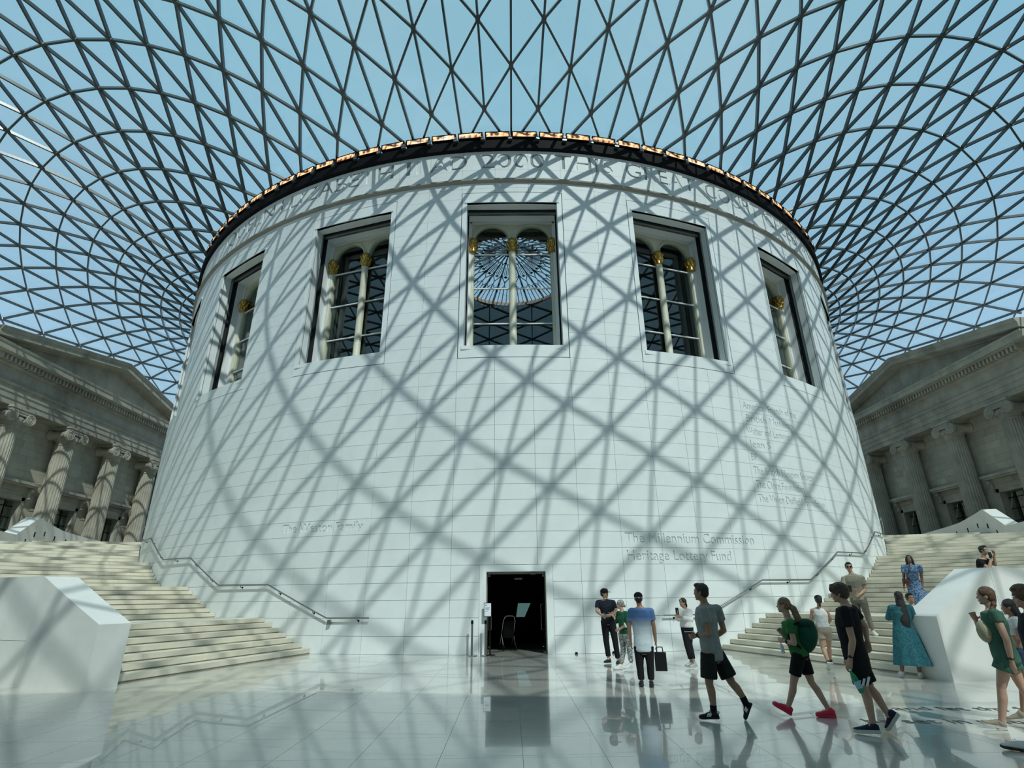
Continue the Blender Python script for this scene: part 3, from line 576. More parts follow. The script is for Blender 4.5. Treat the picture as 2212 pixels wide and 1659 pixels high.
def clip_seg(p, q):
    if inside(p) and inside(q): return p, q
    if not inside(p) and not inside(q): return None
    if not inside(p): p, q = q, p
    lo, hi = 0.0, 1.0
    for _ in range(30):
        m_ = (lo+hi)/2
        if inside((p[0]+(q[0]-p[0])*m_, p[1]+(q[1]-p[1])*m_)): lo = m_
        else: hi = m_
    return p, (p[0]+(q[0]-p[0])*lo, p[1]+(q[1]-p[1])*lo)
def clip_poly(P):
    for f in (lambda p: BX0-p[0], lambda p: p[0]+BX0, lambda p: p[1]-BY0, lambda p: BY1-p[1]):
        o = []
        for i in range(len(P)):
            a, b = P[i], P[(i+1) % len(P)]; fa, fb = f(a), f(b)
            if fa >= 0: o.append(a)
            if fa*fb < 0: t = fa/(fa-fb); o.append((a[0]+(b[0]-a[0])*t, a[1]+(b[1]-a[1])*t))
        P = o
        if len(P) < 3: return None
    return P
lift = lambda p: V((p[0], p[1], roof_z(p[0], p[1])))
def rnorm(p):
    h = 0.2; zx = (roof_z(p[0]+h, p[1])-roof_z(p[0]-h, p[1]))/(2*h); zy = (roof_z(p[0], p[1]+h)-roof_z(p[0], p[1]-h))/(2*h)
    return V((-zx, -zy, 1)).normalized()
roof = empty('ceiling', (0, 0, 0), kind='structure', label='curved glass roof on a triangular lattice of steel ribs coloured dark as if backlit')
segs = []; pans = []
for (j, k), p in GR.items():
    for nb in ((j+1, k+1), (j-1, k+1), (j, k+2)):
        if nb in GR:
            s = clip_seg(p, GR[nb])
            if s: segs.append(s)
    for tri in (((j, k), (j+1, k+1), (j, k+2)), ((j, k), (j-1, k+1), (j, k+2))):
        if all(t in GR for t in tri): pans.append([GR[t] for t in tri])
    if k == 0 and (j+2, 0) in GR: pans.append([p, GR[(j+2, 0)], GR[(j+1, 1)]])
def nearness(c):
    d = c-CAM; f = d.dot(fw)
    if f <= 1: return 1e9
    x, y = d.dot(rt2)/f*FPX, d.dot(up2)/f*FPX
    return d.length+(1e4 if abs(x) > 1150 or abs(y) > 880 else 0)
E3 = []
for a, b in segs:
    A, B = lift(a), lift(b); E3.append((nearness((A+B)/2), A, B))
E3.sort(key=lambda e: e[0])
bmesh_ = MB(); bmesh_.box(-0.5, 0.5, -0.042, 0.042, -0.08, 0.08); BEAM = bmesh_.mesh('beam', M_steel)
rest = MB()
for i, (_, A, B) in enumerate(E3):
    d = B-A; l = d.length
    if l < 0.05: continue
    d /= l; n = rnorm((A+B)/2); s = d.cross(n).normalized(); n = s.cross(d); m_ = (A+B)/2
    if i < 298:
        o = link('beam', BEAM, roof)
        o.matrix_world = M(((d.x*l, s.x, n.x, m_.x), (d.y*l, s.y, n.y, m_.y), (d.z*l, s.z, n.z, m_.z), (0, 0, 0, 1)))
    else:
        s *= 0.042; n *= 0.08
        rest.hexa([A-s-n, A+s-n, B+s-n, B-s-n, A-s+n, A+s+n, B+s+n, B-s+n])
for (j, k), p in GR.items():      # cast node hubs
    if inside(p) and k > 0:
        c = lift(p); n = rnorm(c); a = n.orthogonal().normalized(); b = n.cross(a)
        rest.loft([[c+n*h+(a*cos(PI/3*q)+b*sin(PI/3*q))*0.10 for q in range(6)] for h in (-0.085, 0.085)])
rest.build('lattice_ribs', M_steel, roof, kind='stuff')
P3 = []
for T in pans:
    P = clip_poly(T)
    if not P: continue
    Q = [lift(p) for p in P]; c = sum(Q, V((0, 0, 0)))/len(Q); P3.append((nearness(c), Q, rnorm(c)))
P3.sort(key=lambda e: e[0])
rest = MB()
def paneadd(mb, Q, n):
    n = n*0.095; t = n.normalized()*0.015
    mb.loft([[p+n for p in Q], [p+n+t for p in Q]])
for i, (_, Q, n) in enumerate(P3):
    if i < 298:
        q = MB(); paneadd(q, Q, n); q.build('glass_pane', G_roof, roof)
    else: paneadd(rest, Q, n)
rest.build('roof_glazing', G_roof, roof, kind='stuff')
mb = MB()     # the ring beam the lattice springs from
ring(mb, [(21.35, 19.86), (21.55, 19.86), (21.55, 20.10), (21.35, 20.10)])
mb.build('ring_beam', M_steel, roof)
# ------------------------------------------------------------------ floor
floor = empty('floor', (0, 0, 0), kind='structure', label='polished pale stone floor of the court laid in large slabs')
mb = MB(); mb.box(-37.5, 37.5, -52, 47, -0.3, -0.006); mb.build('bed', M_joint, floor)
TX, TY = 0.90, 0.945; X0, Y0 = -0.05, -32.17
tiles = []
for i in range(-42, 43):
    for j in range(-21, 40):
        x0, y0 = X0+i*TX, Y0+j*TY
        if abs(x0+0.45) > 36.4 or y0 > 46 or y0 < -51.8: continue
        cx, cy_ = x0+TX/2, y0+TY/2; r = math.hypot(cx, cy_)
        if r < 20.6 and not (abs(cx) < 2 and cy_ < -17): continue
        d = V((cx, cy_, 0))-CAM; f = d.dot(fw)
        on = f > 1 and abs(d.dot(rt2)/f*FPX) < 1150 and abs(d.dot(up2)/f*FPX) < 860 and r > 21.5
        tiles.append(((0 if on else 1e4)+d.length, x0, y0))
tiles.sort()
mb = MB(); g = 0.0022; mb.hexa([(g, g, -0.02), (TX-g, g, -0.02), (TX-g, TY-g, -0.02), (g, TY-g, -0.02), (g, g, 0), (TX-g, g, 0), (TX-g, TY-g, 0), (g, TY-g, 0)], (0,))
TILE = mb.mesh('floor_slab', M_floor); rest = MB()
for i, (_, x, y) in enumerate(tiles):
    if i < 298: link('floor_slab', TILE, floor, (x, y, 0))
    else: rest.hexa([(x+a, y+b, c) for c in (-0.02, 0) for a, b in ((g, g), (TX-g, g), (TX-g, TY-g), (g, TY-g))], (0,))
rest.build('floor_slabs', M_floor, floor, kind='stuff')
M_ink = mat('dark inlay', (0.03, 0.03, 0.03), 0.4)
def floor_text(txt, x, y, cap, wid, rz, shear=0.0):
    cu = bpy.data.curves.new('t', 'CURVE'); cu.dimensions = '2D'; cu.fill_mode = 'BOTH'
    for out in glyph_outlines(txt, cap, wid, shear):
        sp = cu.splines.new('POLY'); sp.points.add(len(out)-1); sp.use_cyclic_u = True
        for p, q in zip(sp.points, out): p.co = (q[0], q[1], 0, 1)
    o = bpy.data.objects.new('t', cu); C.objects.link(o); dg = bpy.context.evaluated_depsgraph_get()
    me = bpy.data.meshes.new_from_object(o.evaluated_get(dg)); bpy.data.objects.remove(o)
    me.materials.clear(); me.materials.append(M_ink)
    bm = bmesh.new(); bm.from_mesh(me); ret = bmesh.ops.extrude_face_region(bm, geom=bm.faces[:])
    bmesh.ops.translate(bm, verts=[v for v in ret['geom'] if isinstance(v, bmesh.types.BMVert)], vec=(0, 0, 0.0025)); bm.to_mesh(me); bm.free()
    return link('floor_lettering', me, floor, (x, y, 0.0005), (0, 0, rz))
floor_text('and let thy feet', 5.55, -30.78, 0.26, 2.35, R_(-4))
floor_text('be set in midst of knowledge', 4.62, -31.62, 0.26, 4.6, R_(-4))

# ------------------------------------------------------------------ floodlights on the eaves
def glow(name, k, seed):
    m, t, b = nodes(name); n = t.nodes
    oc = n.new('ShaderNodeTexCoord'); sp = n.new('ShaderNodeSeparateXYZ'); t.links.new(oc.outputs['Object'], sp.inputs[0])
    wv = n.new('ShaderNodeTexWave'); wv.bands_direction = 'X'; wv.inputs['Scale'].default_value = 9.0; t.links.new(oc.outputs['Object'], wv.inputs['Vector'])
    ns = n.new('ShaderNodeTexNoise'); ns.inputs['Scale'].default_value = 5.0; ns.inputs['Detail'].default_value = 1
    ad = n.new('ShaderNodeVectorMath'); ad.inputs[1].default_value = (seed*3.1, seed, 0); t.links.new(oc.outputs['Object'], ad.inputs[0]); t.links.new(ad.outputs[0], ns.inputs['Vector'])
    r = n.new('ShaderNodeMapRange'); r.inputs[1].default_value = 0.42; r.inputs[2].default_value = 0.68; r.inputs[3].default_value = 0.03; r.inputs[4].default_value = 1.0
    t.links.new(ns.outputs['Fac'], r.inputs[0])
    w2 = n.new('ShaderNodeMapRange'); w2.inputs[3].default_value = 0.45; t.links.new(wv.outputs['Fac'], w2.inputs[0])
    mu = n.new('ShaderNodeMath'); mu.operation = 'MULTIPLY'; t.links.new(r.outputs[0], mu.inputs[0]); t.links.new(w2.outputs[0], mu.inputs[1])
    m2 = n.new('ShaderNodeMath'); m2.operation = 'MULTIPLY'; m2.inputs[1].default_value = k; t.links.new(mu.outputs[0], m2.inputs[0])
    b.inputs['Base Color'].default_value = (0.05, 0.03, 0.02, 1); b.inputs['Roughness'].default_value = 0.3
    b.inputs['Emission Color'].default_value = (1.0, 0.50, 0.24, 1); t.links.new(m2.outputs[0], b.inputs['Emission Strength'])
    return m
GLOW = [glow('lamp glow %d' % i, k, i) for i, k in enumerate((3.4, 2.4, 2.9, 1.6, 3.8))]
mb = MB()
for a in ((-0.52, 0.52, 0.02, 0.24, -0.165, -0.15), (-0.52, 0.52, 0.02, 0.24, 0.15, 0.165), (-0.52, -0.50, 0.02, 0.24, -0.15, 0.15), (0.50, 0.52, 0.02, 0.24, -0.15, 0.15), (-0.52, 0.52, 0.22, 0.24, -0.15, 0.15), (-0.52, 0.52, 0.015, 0.035, 0.125, 0.15), (-0.52, 0.52, 0.015, 0.035, -0.15, -0.125), (-0.53, -0.48, 0.015, 0.035, -0.15, 0.15), (0.48, 0.53, 0.015, 0.035, -0.15, 0.15)): mb.box(*a)
HOUSE = mb.mesh('housing', M_black)
LENS = []
for g_ in GLOW:
    mb = MB()
    for i in range(20):
        x = -0.49+0.049*i; mb.loft([[(x+0.0245+0.024*sin(PI*(u/4-0.5)), 0.055-0.026*cos(PI*(u/4-0.5)), z) for u in range(5)] for z in (-0.148, 0.148)], True, True)
    LENS.append(mb.mesh('lens', g_))
mb = MB(); mb.box(0.535, 0.565, 0.04, 0.16, -0.12, 0.03); mb.box(0.52, 0.58, 0.0, 0.10, -0.30, -0.10); mb.box(0.46, 0.64, -0.06, 0.10, -0.33, -0.27); mb.box(0.49, 0.61, -0.04, 0.06, -0.27, -0.22)
mb.ell((0.55, -0.02, -0.16), (0.05, 0.05, 0.05), None, 8, 6)
BRKT = mb.mesh('bracket', M_chromed)
mb = MB(); mb.box(0.50, 0.60, -0.10, -0.02, -0.22, -0.12); SENS = mb.mesh('sensor', M_white)
NL = 17; lamps = []
for i in range(-NL, NL):
    t = (i+0.5)*3.0-0.05
    where = 'the centre window' if abs(t) < 5 else ('the letters left of the centre window' if t < 0 else 'the letters right of the centre window')
    o = empty('floodlight', cyl(t, 20.05, 22.22), R_(t), category='floodlight', group='floodlights along the eaves over '+where, label='black floodlight glowing orange on the eaves above '+where)
    link('housing', HOUSE, o); link('lens', LENS[(i*i*7+i*3) % 5], o); link('bracket', BRKT, o)
    if i in (1, 2, 3, 4): link('sensor', SENS, o)

# ------------------------------------------------------------------ door
door = empty('door_1', (0, -RD, 0), kind='structure', label='dark open doorway at the foot of the drum')
mb = MB()
for a in ((-1.148, -0.93, 0, 2.549), (0.93, 1.148, 0, 2.549), (-0.93, 0.93, 2.35, 2.549)):
    mb.box(a[0], a[1], 0.012, 0.55, a[2], a[3])
mb.build('surround', M_drum, door)
mb = MB(); mb.box(-0.95, -0.90, 0.30, 0.40, 0, 2.33); mb.box(0.90, 0.95, 0.30, 0.40, 0, 2.33); mb.box(-0.95, 0.95, 0.30, 0.40, 2.28, 2.36)
mb.build('metal_frame', mat('bronze frame', (0.25, 0.24, 0.19), 0.4, 0.7), door)
for s in (-1, 1):
    lf = MB(); x = s*0.86
    lf.box(min(x, x+s*0.012), max(x, x+s*0.012), 0.42, 1.30, 0.03, 2.22); g_ = lf.build('glass_leaf', G_pane, door)
    q = MB(); 
    for dx in (-s*0.05, s*0.05): q.tube([(x+dx*0.2, 1.15, 0.62), (x+dx, 1.15, 0.62), (x+dx, 1.15, 1.38), (x+dx*0.2, 1.15, 1.38)], 0.014, 8)
    q.build('pull_handle', M_chrome, g_, 40)
    q = MB(); q.box(x-0.02, x+0.03, 0.40, 0.52, 2.20, 2.27); q.box(x-0.02, x+0.03, 0.40, 0.52, 0.0, 0.05); q.build('hinge', M_chrome, g_)
    q = MB(); q.ell((x, 1.22, 0.12), (0.03, 0.03, 0.03), None, 8, 6); q.build('floor_stop', M_chrome, g_)
mb = MB(); mb.box(0.45, 0.62, 0.20, 0.30, 2.26, 2.33); mb.box(-0.05, 0.2, 0.45, 0.6, 2.12, 2.17); mb.build('door_sensor', M_chromed, door)
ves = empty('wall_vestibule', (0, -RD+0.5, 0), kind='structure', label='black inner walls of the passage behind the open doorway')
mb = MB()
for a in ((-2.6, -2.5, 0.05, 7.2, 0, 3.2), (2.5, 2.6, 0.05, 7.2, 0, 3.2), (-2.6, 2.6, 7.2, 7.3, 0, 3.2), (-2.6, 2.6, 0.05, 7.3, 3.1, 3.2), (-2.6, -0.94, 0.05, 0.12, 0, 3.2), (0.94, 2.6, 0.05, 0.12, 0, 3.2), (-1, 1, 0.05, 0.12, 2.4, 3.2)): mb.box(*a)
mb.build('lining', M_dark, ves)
mb = MB(); mb.box(-2.5, 2.5, 1.2, 7.2, 0.001, 0.012); mb.build('dark_floor_sheet', M_dark, ves)  # near-black sheet over the passage floor
# things inside
scr = empty('display_screen', (0.32, -18.0, 0), category='screen', label='small greenish display screen on a stand inside the dark doorway')
mb = MB(); mb.box(-0.34, 0.34, 0, 0.05, 0.86, 1.42); mb.build('screen_frame', M_black, scr)
mb = MB(); mb.hexa([(-0.30, -0.004, 0.90), (0.02, -0.004, 0.90), (0.02, 0, 0.90), (-0.30, 0, 0.90), (-0.22, -0.004, 1.38), (0.25, -0.004, 1.38), (0.25, 0, 1.38), (-0.22, 0, 1.38)])
mb.build('lit_panel', mat('teal screen', (0.1, 0.2, 0.2), 0.4, emit=(0.25, 0.52, 0.50), estr=0.28), scr)
mb = MB(); mb.box(-0.05, 0.05, 0.02, 0.08, 0.02, 0.9); mb.box(-0.25, 0.25, -0.1, 0.2, 0, 0.03); mb.build('stand', M_black, scr)
pr = empty('pushchair', (-0.28, -20.5, 0), 0.25, category='pushchair', label='black folding pushchair standing just inside the dark doorway')
mb = MB()
for s in (-1, 1):
    mb.tube([(s*0.2, 0.32, 0.10), (s*0.2, 0.05, 0.45), (s*0.2, -0.20, 0.85), (s*0.17, -0.26, 0.98)], 0.014, 6)
    mb.tube([(s*0.2, -0.25, 0.10), (s*0.2, 0.05, 0.48)], 0.014, 6)
mb.tube([(-0.17, -0.26, 0.98), (-0.1, -0.28, 1.03), (0.1, -0.28, 1.03), (0.17, -0.26, 0.98)], 0.018, 6)
mb.build('tube_frame', M_chromed, pr, 40)
mb = MB(); mb.hexa([(-0.18, 0.20, 0.38), (0.18, 0.20, 0.38), (0.18, -0.10, 0.36), (-0.18, -0.10, 0.36), (-0.18, 0.22, 0.46), (0.18, 0.22, 0.46), (0.16, -0.2, 0.86), (-0.16, -0.2, 0.86)]); mb.build('seat', M_black, pr)
for s in (-1, 1):
    for y in (0.32, -0.25):
        q = MB(); q.loft([[(s*0.2+dx, y+0.08*cos(2*PI*i/14), 0.09+0.08*sin(2*PI*i/14)) for i in range(14)] for dx in (-0.02, 0.02)]); q.build('wheel', M_black, pr)
# stanchions, sign, floor lights
def stanchion(x, y, lab, sign=False):
    o = empty('barrier_post', (x, y, 0), category='post', label=lab, group='belt barrier posts by the doorway')
    q = MB(); q.lathe([(0.165, 0), (0.165, 0.012), (0.15, 0.02), (0.04, 0.032), (0.0, 0.032)], n=24); q.build('base_plate', M_chrome, o, 40)
    q = MB(); q.lathe([(0.03, 0.03), (0.03, 0.90)], n=14); q.build('pole', M_chromed, o, 40)
    q = MB(); q.lathe([(0.036, 0.86), (0.036, 0.955), (0.02, 0.965)], n=14); q.build('belt_head', M_black, o, 40)
stanchion(-1.33, -22.28, 'left chrome barrier post with black head beside the doorway')
stanchion(-0.93, -22.30, 'right chrome barrier post with black head in front of the notice stand')
sg = empty('notice_stand', (-0.80, -22.12, 0), 0.0, category='sign', label='black stand with a small white notice beside the dark doorway')
mb = MB(); mb.lathe([(0.16, 0), (0.16, 0.015), (0.03, 0.03), (0.022, 0.05), (0.022, 1.08)], n=20); mb.build('post', M_black, sg, 40)
f_ = MB(); f_.box(-0.19, 0.04, -0.03, -0.005, 1.05, 1.45); fr_ = f_.build('frame', M_black, sg)
q = MB(); q.box(-0.175, 0.025, -0.034, -0.03, 1.068, 1.432); q.build('paper', mat('notice paper', (0.80, 0.84, 0.90), 0.5), fr_)
q = MB(); q.box(-0.145, -0.11, -0.0355, -0.034, 1.355, 1.39)
for z, l in ((1.30, 0.13), (1.275, 0.11), (1.25, 0.12), (1.20, 0.07)): q.box(-0.145, -0.145+l, -0.0355, -0.034, z, z+0.010)
q.build('print', mat('notice print', (0.12, 0.14, 0.18), 0.6), fr_)
for x, y, lab in ((1.77, -22.05, 'small dark floor light at the wall between doorway and capped man'), (2.9, -21.92, 'small dark floor light at the wall nearer the handrail end')):
    q = MB(); q.lathe([(0.045, 0), (0.045, 0.03), (0.03, 0.055), (0, 0.065)], n=14); q.build('floor_light', M_black, None, 40, category='light', label=lab).location = (x, y, 0)

# ------------------------------------------------------------------ stairs round the drum
FL = [17.2, 28.6, 40.0, 51.8, 71.6]; NR = [7, 7, 7, 7, 5]; DT = 0.835; RI, RO = 22.02, 28.68; RISE = 0.1471
def r_out(t): return 0.0 if t < 75 else 0.05*(t-75)
def ptop(t):
    pts = [(16.55, 1.17), (20.4, 2.12), (27.9, 2.12), (31.6, 3.15), (39.3, 3.15), (43.0, 4.18), (51.0, 4.18), (54.6, 5.0), (71.2, 5.0), (75.2, 6.17), (82, 5.76), (90, 5.56), (97, 5.42), (112, 5.3)]
    for (a, za), (b, zb) in zip(pts, pts[1:]):
        if a <= t <= b: return za+(zb-za)*(t-a)/(b-a)
    return pts[-1][1]
for side, word in ((-1, 'left'), (1, 'right')):
    st = empty('staircase', cyl(side*17, 0, 25.3), 0, category='staircase', label=('cream stone staircase winding up the drum on the sunlit side, empty of people' if side < 0 else 'cream stone staircase winding up the drum with people standing on its steps'))
    off = V(st.location)
    def hx(mb, ta, tb, z0, z1, r0, r1):
        A, B = (side*ta, side*tb) if side > 0 else (side*tb, side*ta)
        pts = [V(cyl(t, z, r))-off for z in (z0, z1) for t, r in ((A, r1), (B, r1), (B, r0), (A, r0))]
        mb.hexa(pts)
    core = MB()
    for f, a in enumerate(FL):
        for n in range(NR[f]):
            t = a+n*DT; z = (7*f+n+1)*RISE; last = n == NR[f]-1
            te = t+DT+0.35 if not last else None
            rs = random.Random(f*50+n*3+side)
            cuts = [RI]+sorted(RI+(RO-RI)*(i+rs.uniform(-0.25, 0.25))/4 for i in (1, 2, 3))+[RO]
            ro = RO
            if not last:
                for r0, r1 in zip(cuts, cuts[1:]):
                    q = MB(); hx(q, t, te, z-0.117, z, r0+0.002, r1-0.002); q.build('step_stone', M_step, st)
                hx(core, t+0.11, t+DT+0.3, max(0, z-1.2), z-0.118, RI, RO)
            else:
                nxt = FL[f+1] if f+1 < len(FL) else 112
                k = max(2, round((nxt+0.4-t)/3.4))
                for i in range(k):
                    ta, tb = t+(nxt+0.35-t)*i/k, t+(nxt+0.35-t)*(i+1)/k
                    for r0, r1 in zip(cuts, cuts[1:]):
                        r1_ = r1+(r_out((ta+tb)/2) if r1 == RO else 0)
                        q = MB(); hx(q, ta+0.004, tb-0.004, z-0.117, z, r0+0.002, r1_-0.002); q.build('landing_stone' if i else 'step_stone', M_step, st)
                hx(core, t+0.11, (t+nxt)/2, max(0, z-1.2), z-0.118, RI, RO); hx(core, (t+nxt)/2, nxt+0.3, max(0, z-1.2), z-0.118, RI, RO)
    core.build('stair_core', M_step, st)
    # outer parapet in big stones
    knots = [16.55, 20.4, 24.2, 27.9, 31.6, 35.4, 39.3, 43.0, 47.0, 51.0, 54.6, 58.7, 62.8, 67.0, 71.2, 75.2, 79, 83, 87, 91, 95, 99, 104]
    for a, b in zip(knots, knots[1:]):
        za, zb = ptop(a), ptop(b); lo = 0.0; low = min(za, zb)
        cs = [0.0]
        while cs[-1]+0.85 < low-0.45: cs.append(cs[-1]+0.85)
        cs.append(None)
        for z0, z1 in zip(cs, cs[1:]):
            q = MB(); n = 3
            for i in range(n):
                t0, t1 = a+(b-a)*i/n, a+(b-a)*(i+1)/n
                g_ = 0.008
                if i == 0: t0 += g_
                if i == n-1: t1 -= g_
                T = [(t0, z0+0.004 if z0 else 0.0, z1-0.004 if z1 else ptop(t0)), (t1, z0+0.004 if z0 else 0.0, z1-0.004 if z1 else ptop(t1))]
                P = []
                for zz in (1, 2):
                    order = [(T[0], 1), (T[1], 1), (T[1], 0), (T[0], 0)] if side > 0 else [(T[1], 1), (T[0], 1), (T[0], 0), (T[1], 0)]
                    for tt, o_ in order: P.append(V(cyl(side*tt[0], tt[zz], (29.4 if o_ else 28.7)+r_out(tt[0])))-off)
                q.hexa(P)
            q.build('parapet_stone', M_para, st)
    # slot lights in the inner face
    for t, z in ((72.2, 4.55), (73.4, 4.75), (75.0, 5.2), (77.5, 5.35), (80.2, 5.22), (83.0, 5.15)):
        q = MB(); c = V(cyl(side*t, z, 28.695+r_out(t)))-off; a = R_(side*t); ex = V((cos(a), sin(a), 0)); ey = V((-sin(a), cos(a), 0))
        q.hexa([c+ex*x+ey*y+V((0, 0, zz)) for zz in (-0.13, 0.13) for x, y in ((-0.05, -0.02), (0.05, -0.02), (0.05, 0.01), (-0.05, 0.01))]); q.build('slot_light', M_black, st)
    # handrail on the drum
    hr = empty('handrail', cyl(side*14, 1.03, 22.1), 0, category='handrail', label='stainless handrail climbing the drum wall beside the %s staircase' % word)
    off2 = V(hr.location)
    path = [(12.0, 1.03), (15.8, 1.03), (22.2, 2.06), (28.5, 2.08), (33.9, 3.09), (40.0, 3.12), (45.8, 4.12), (52.3, 4.15), (58, 5.2), (72, 5.2)]
    pts = []
    for (a, za), (b, zb) in zip(path, path[1:]):
        m_ = max(1, int((b-a)/1.0))
        for i in range(m_): pts.append((a+(b-a)*i/m_, za+(zb-za)*i/m_))
    pts.append(path[-1])
    q = MB(); q.tube([V(cyl(side*t, z, 22.10))-off2 for t, z in pts], 0.024, 8); q.build('rail', M_chromed, hr, 50)
    for t in [13.0, 17.2, 20.9, 25.5, 29.8, 32.8, 36.9, 41.0, 44.8, 49.0, 53.5]:
        z = next(za+(zb-za)*(t-a)/(b-a) for (a, za), (b, zb) in zip(path, path[1:]) if a <= t <= b)
        p = lambda dz, r: V(cyl(side*t, z+dz, r))-off2
        q = MB(); q.tube([p(-0.01, 22.10), p(-0.07, 22.09), p(-0.085, 22.04), p(-0.085, 21.99)], 0.010, 6); q.ell(p(-0.085, 22.0), (0.032, 0.032, 0.032), None, 8, 6); q.build('bracket', M_black, hr, 50)
mb = MB(); c = V(cyl(-15.6, 0.93, 22.05)); mb.box(c.x-0.05, c.x+0.05, c.y-0.05, c.y+0.05, c.z-0.09, c.z+0.05)
mb.build('wall_box', M_chromed, None, category='box', label='small steel box under the left handrail on the drum wall')
# ------------------------------------------------------------------ porticoes and court walls
CY = [-7.575, -2.525, 2.525, 7.575]
def column_mesh():
    q = MB(); N = 24; prof = []
    for i in range(13):
        u = i/12; z = 0.75+(12.45-0.75)*u
        r = 0.70-0.10*u**1.6; prof.append((r, z))
    rings = []
    for r, z in prof:
        ring_ = []
        for f in range(N):
            for s in range(5):
                a = 2*PI*(f+s/5)/N; d = 0 if s == 0 else 0.055*sin(PI*(s)/5)**0.6
                ring_.append(((r-d*r/0.7)*cos(a), (r-d*r/0.7)*sin(a), z))
        rings.append(ring_)
    q.loft(rings); return q.mesh('shaft', M_port)
def capital_mesh():
    q = MB(); z0 = 13.12
    q.lathe([(0.60, 12.40), (0.63, 12.44), (0.63, 12.50), (0.60, 12.54), (0.62, 12.62), (0.78, 12.92), (0.80, 13.05), (0.70, 13.2)], n=28)
    for i in range(16):
        a = 2*PI*i/16; q.ell((0.76*cos(a), 0.76*sin(a), 12.90), (0.10, 0.10, 0.14), None, 6, 5)
    for s in (-1, 1):
        c = s*0.72
        prof = [(-0.80, 0.40), (-0.62, 0.40), (-0.56, 0.33), (-0.2, 0.26), (0, 0.25), (0.2, 0.26), (0.56, 0.33), (0.62, 0.40), (0.80, 0.40)]
        q.loft([[(x, c+r*cos(2*PI*j/26), z0+r*sin(2*PI*j/26)) for j in range(26)] for x, r in prof])
        for fx in (0.80, -0.80):
            sp = []
            for i in range(64):
                u = i/63; a = PI/2+(u*2.6*2*PI)*(-s)*(-1); r = 0.385*(1-u)**1.05+0.055*u
                sp.append((fx, c-s*0+r*cos(a)*1.0, z0+r*sin(a)))
            q.tube(sp, [0.042*(1-0.45*i/63) for i in range(64)], 6)
            q.ell((fx, c, z0), (0.05, 0.075, 0.075), None, 8, 6)
    q.box(-0.72, 0.72, -0.72, 0.72, 13.30, 13.52)
    for fx in (0.78, -0.78):   # band sagging between the scrolls
        for zz, th in ((13.50, 0.035), (13.33, 0.03)):
            q.tube([(fx, y, zz-0.06*(1-(y/0.72)**2)) for y in [-0.72+1.44*i/10 for i in range(11)]], th, 6)
        q.box(min(fx, fx*0.9), max(fx, fx*0.9), -0.6, 0.6, 13.22, 13.52)
    q.box(-0.76, 0.76, -0.86, 0.86, 13.50, 13.62); q.box(-0.82, 0.82, -0.92, 0.92, 13.62, 13.76)
    return q.mesh('capital', M_port, 40)
def base_mesh():
    q = MB(); q.lathe([(0.95, 0.35), (0.97, 0.42), (0.95, 0.5), (0.82, 0.53), (0.80, 0.6), (0.87, 0.64), (0.85, 0.7), (0.72, 0.76)], n=28); q.box(-1, 1, -1, 1, 0, 0.35); return q.mesh('base', M_port, 40)
SHAFT, CAPI, BASE = column_mesh(), capital_mesh(), base_mesh()
def prism_y(q, prof, y0, y1):
    """extrude an (x,z) outline along y"""
    q.loft([[(x, y0, z) for x, z in prof], [(x, y1, z) for x, z in prof]])
HY, SL, ZE = 11.6, 0.197, 17.25
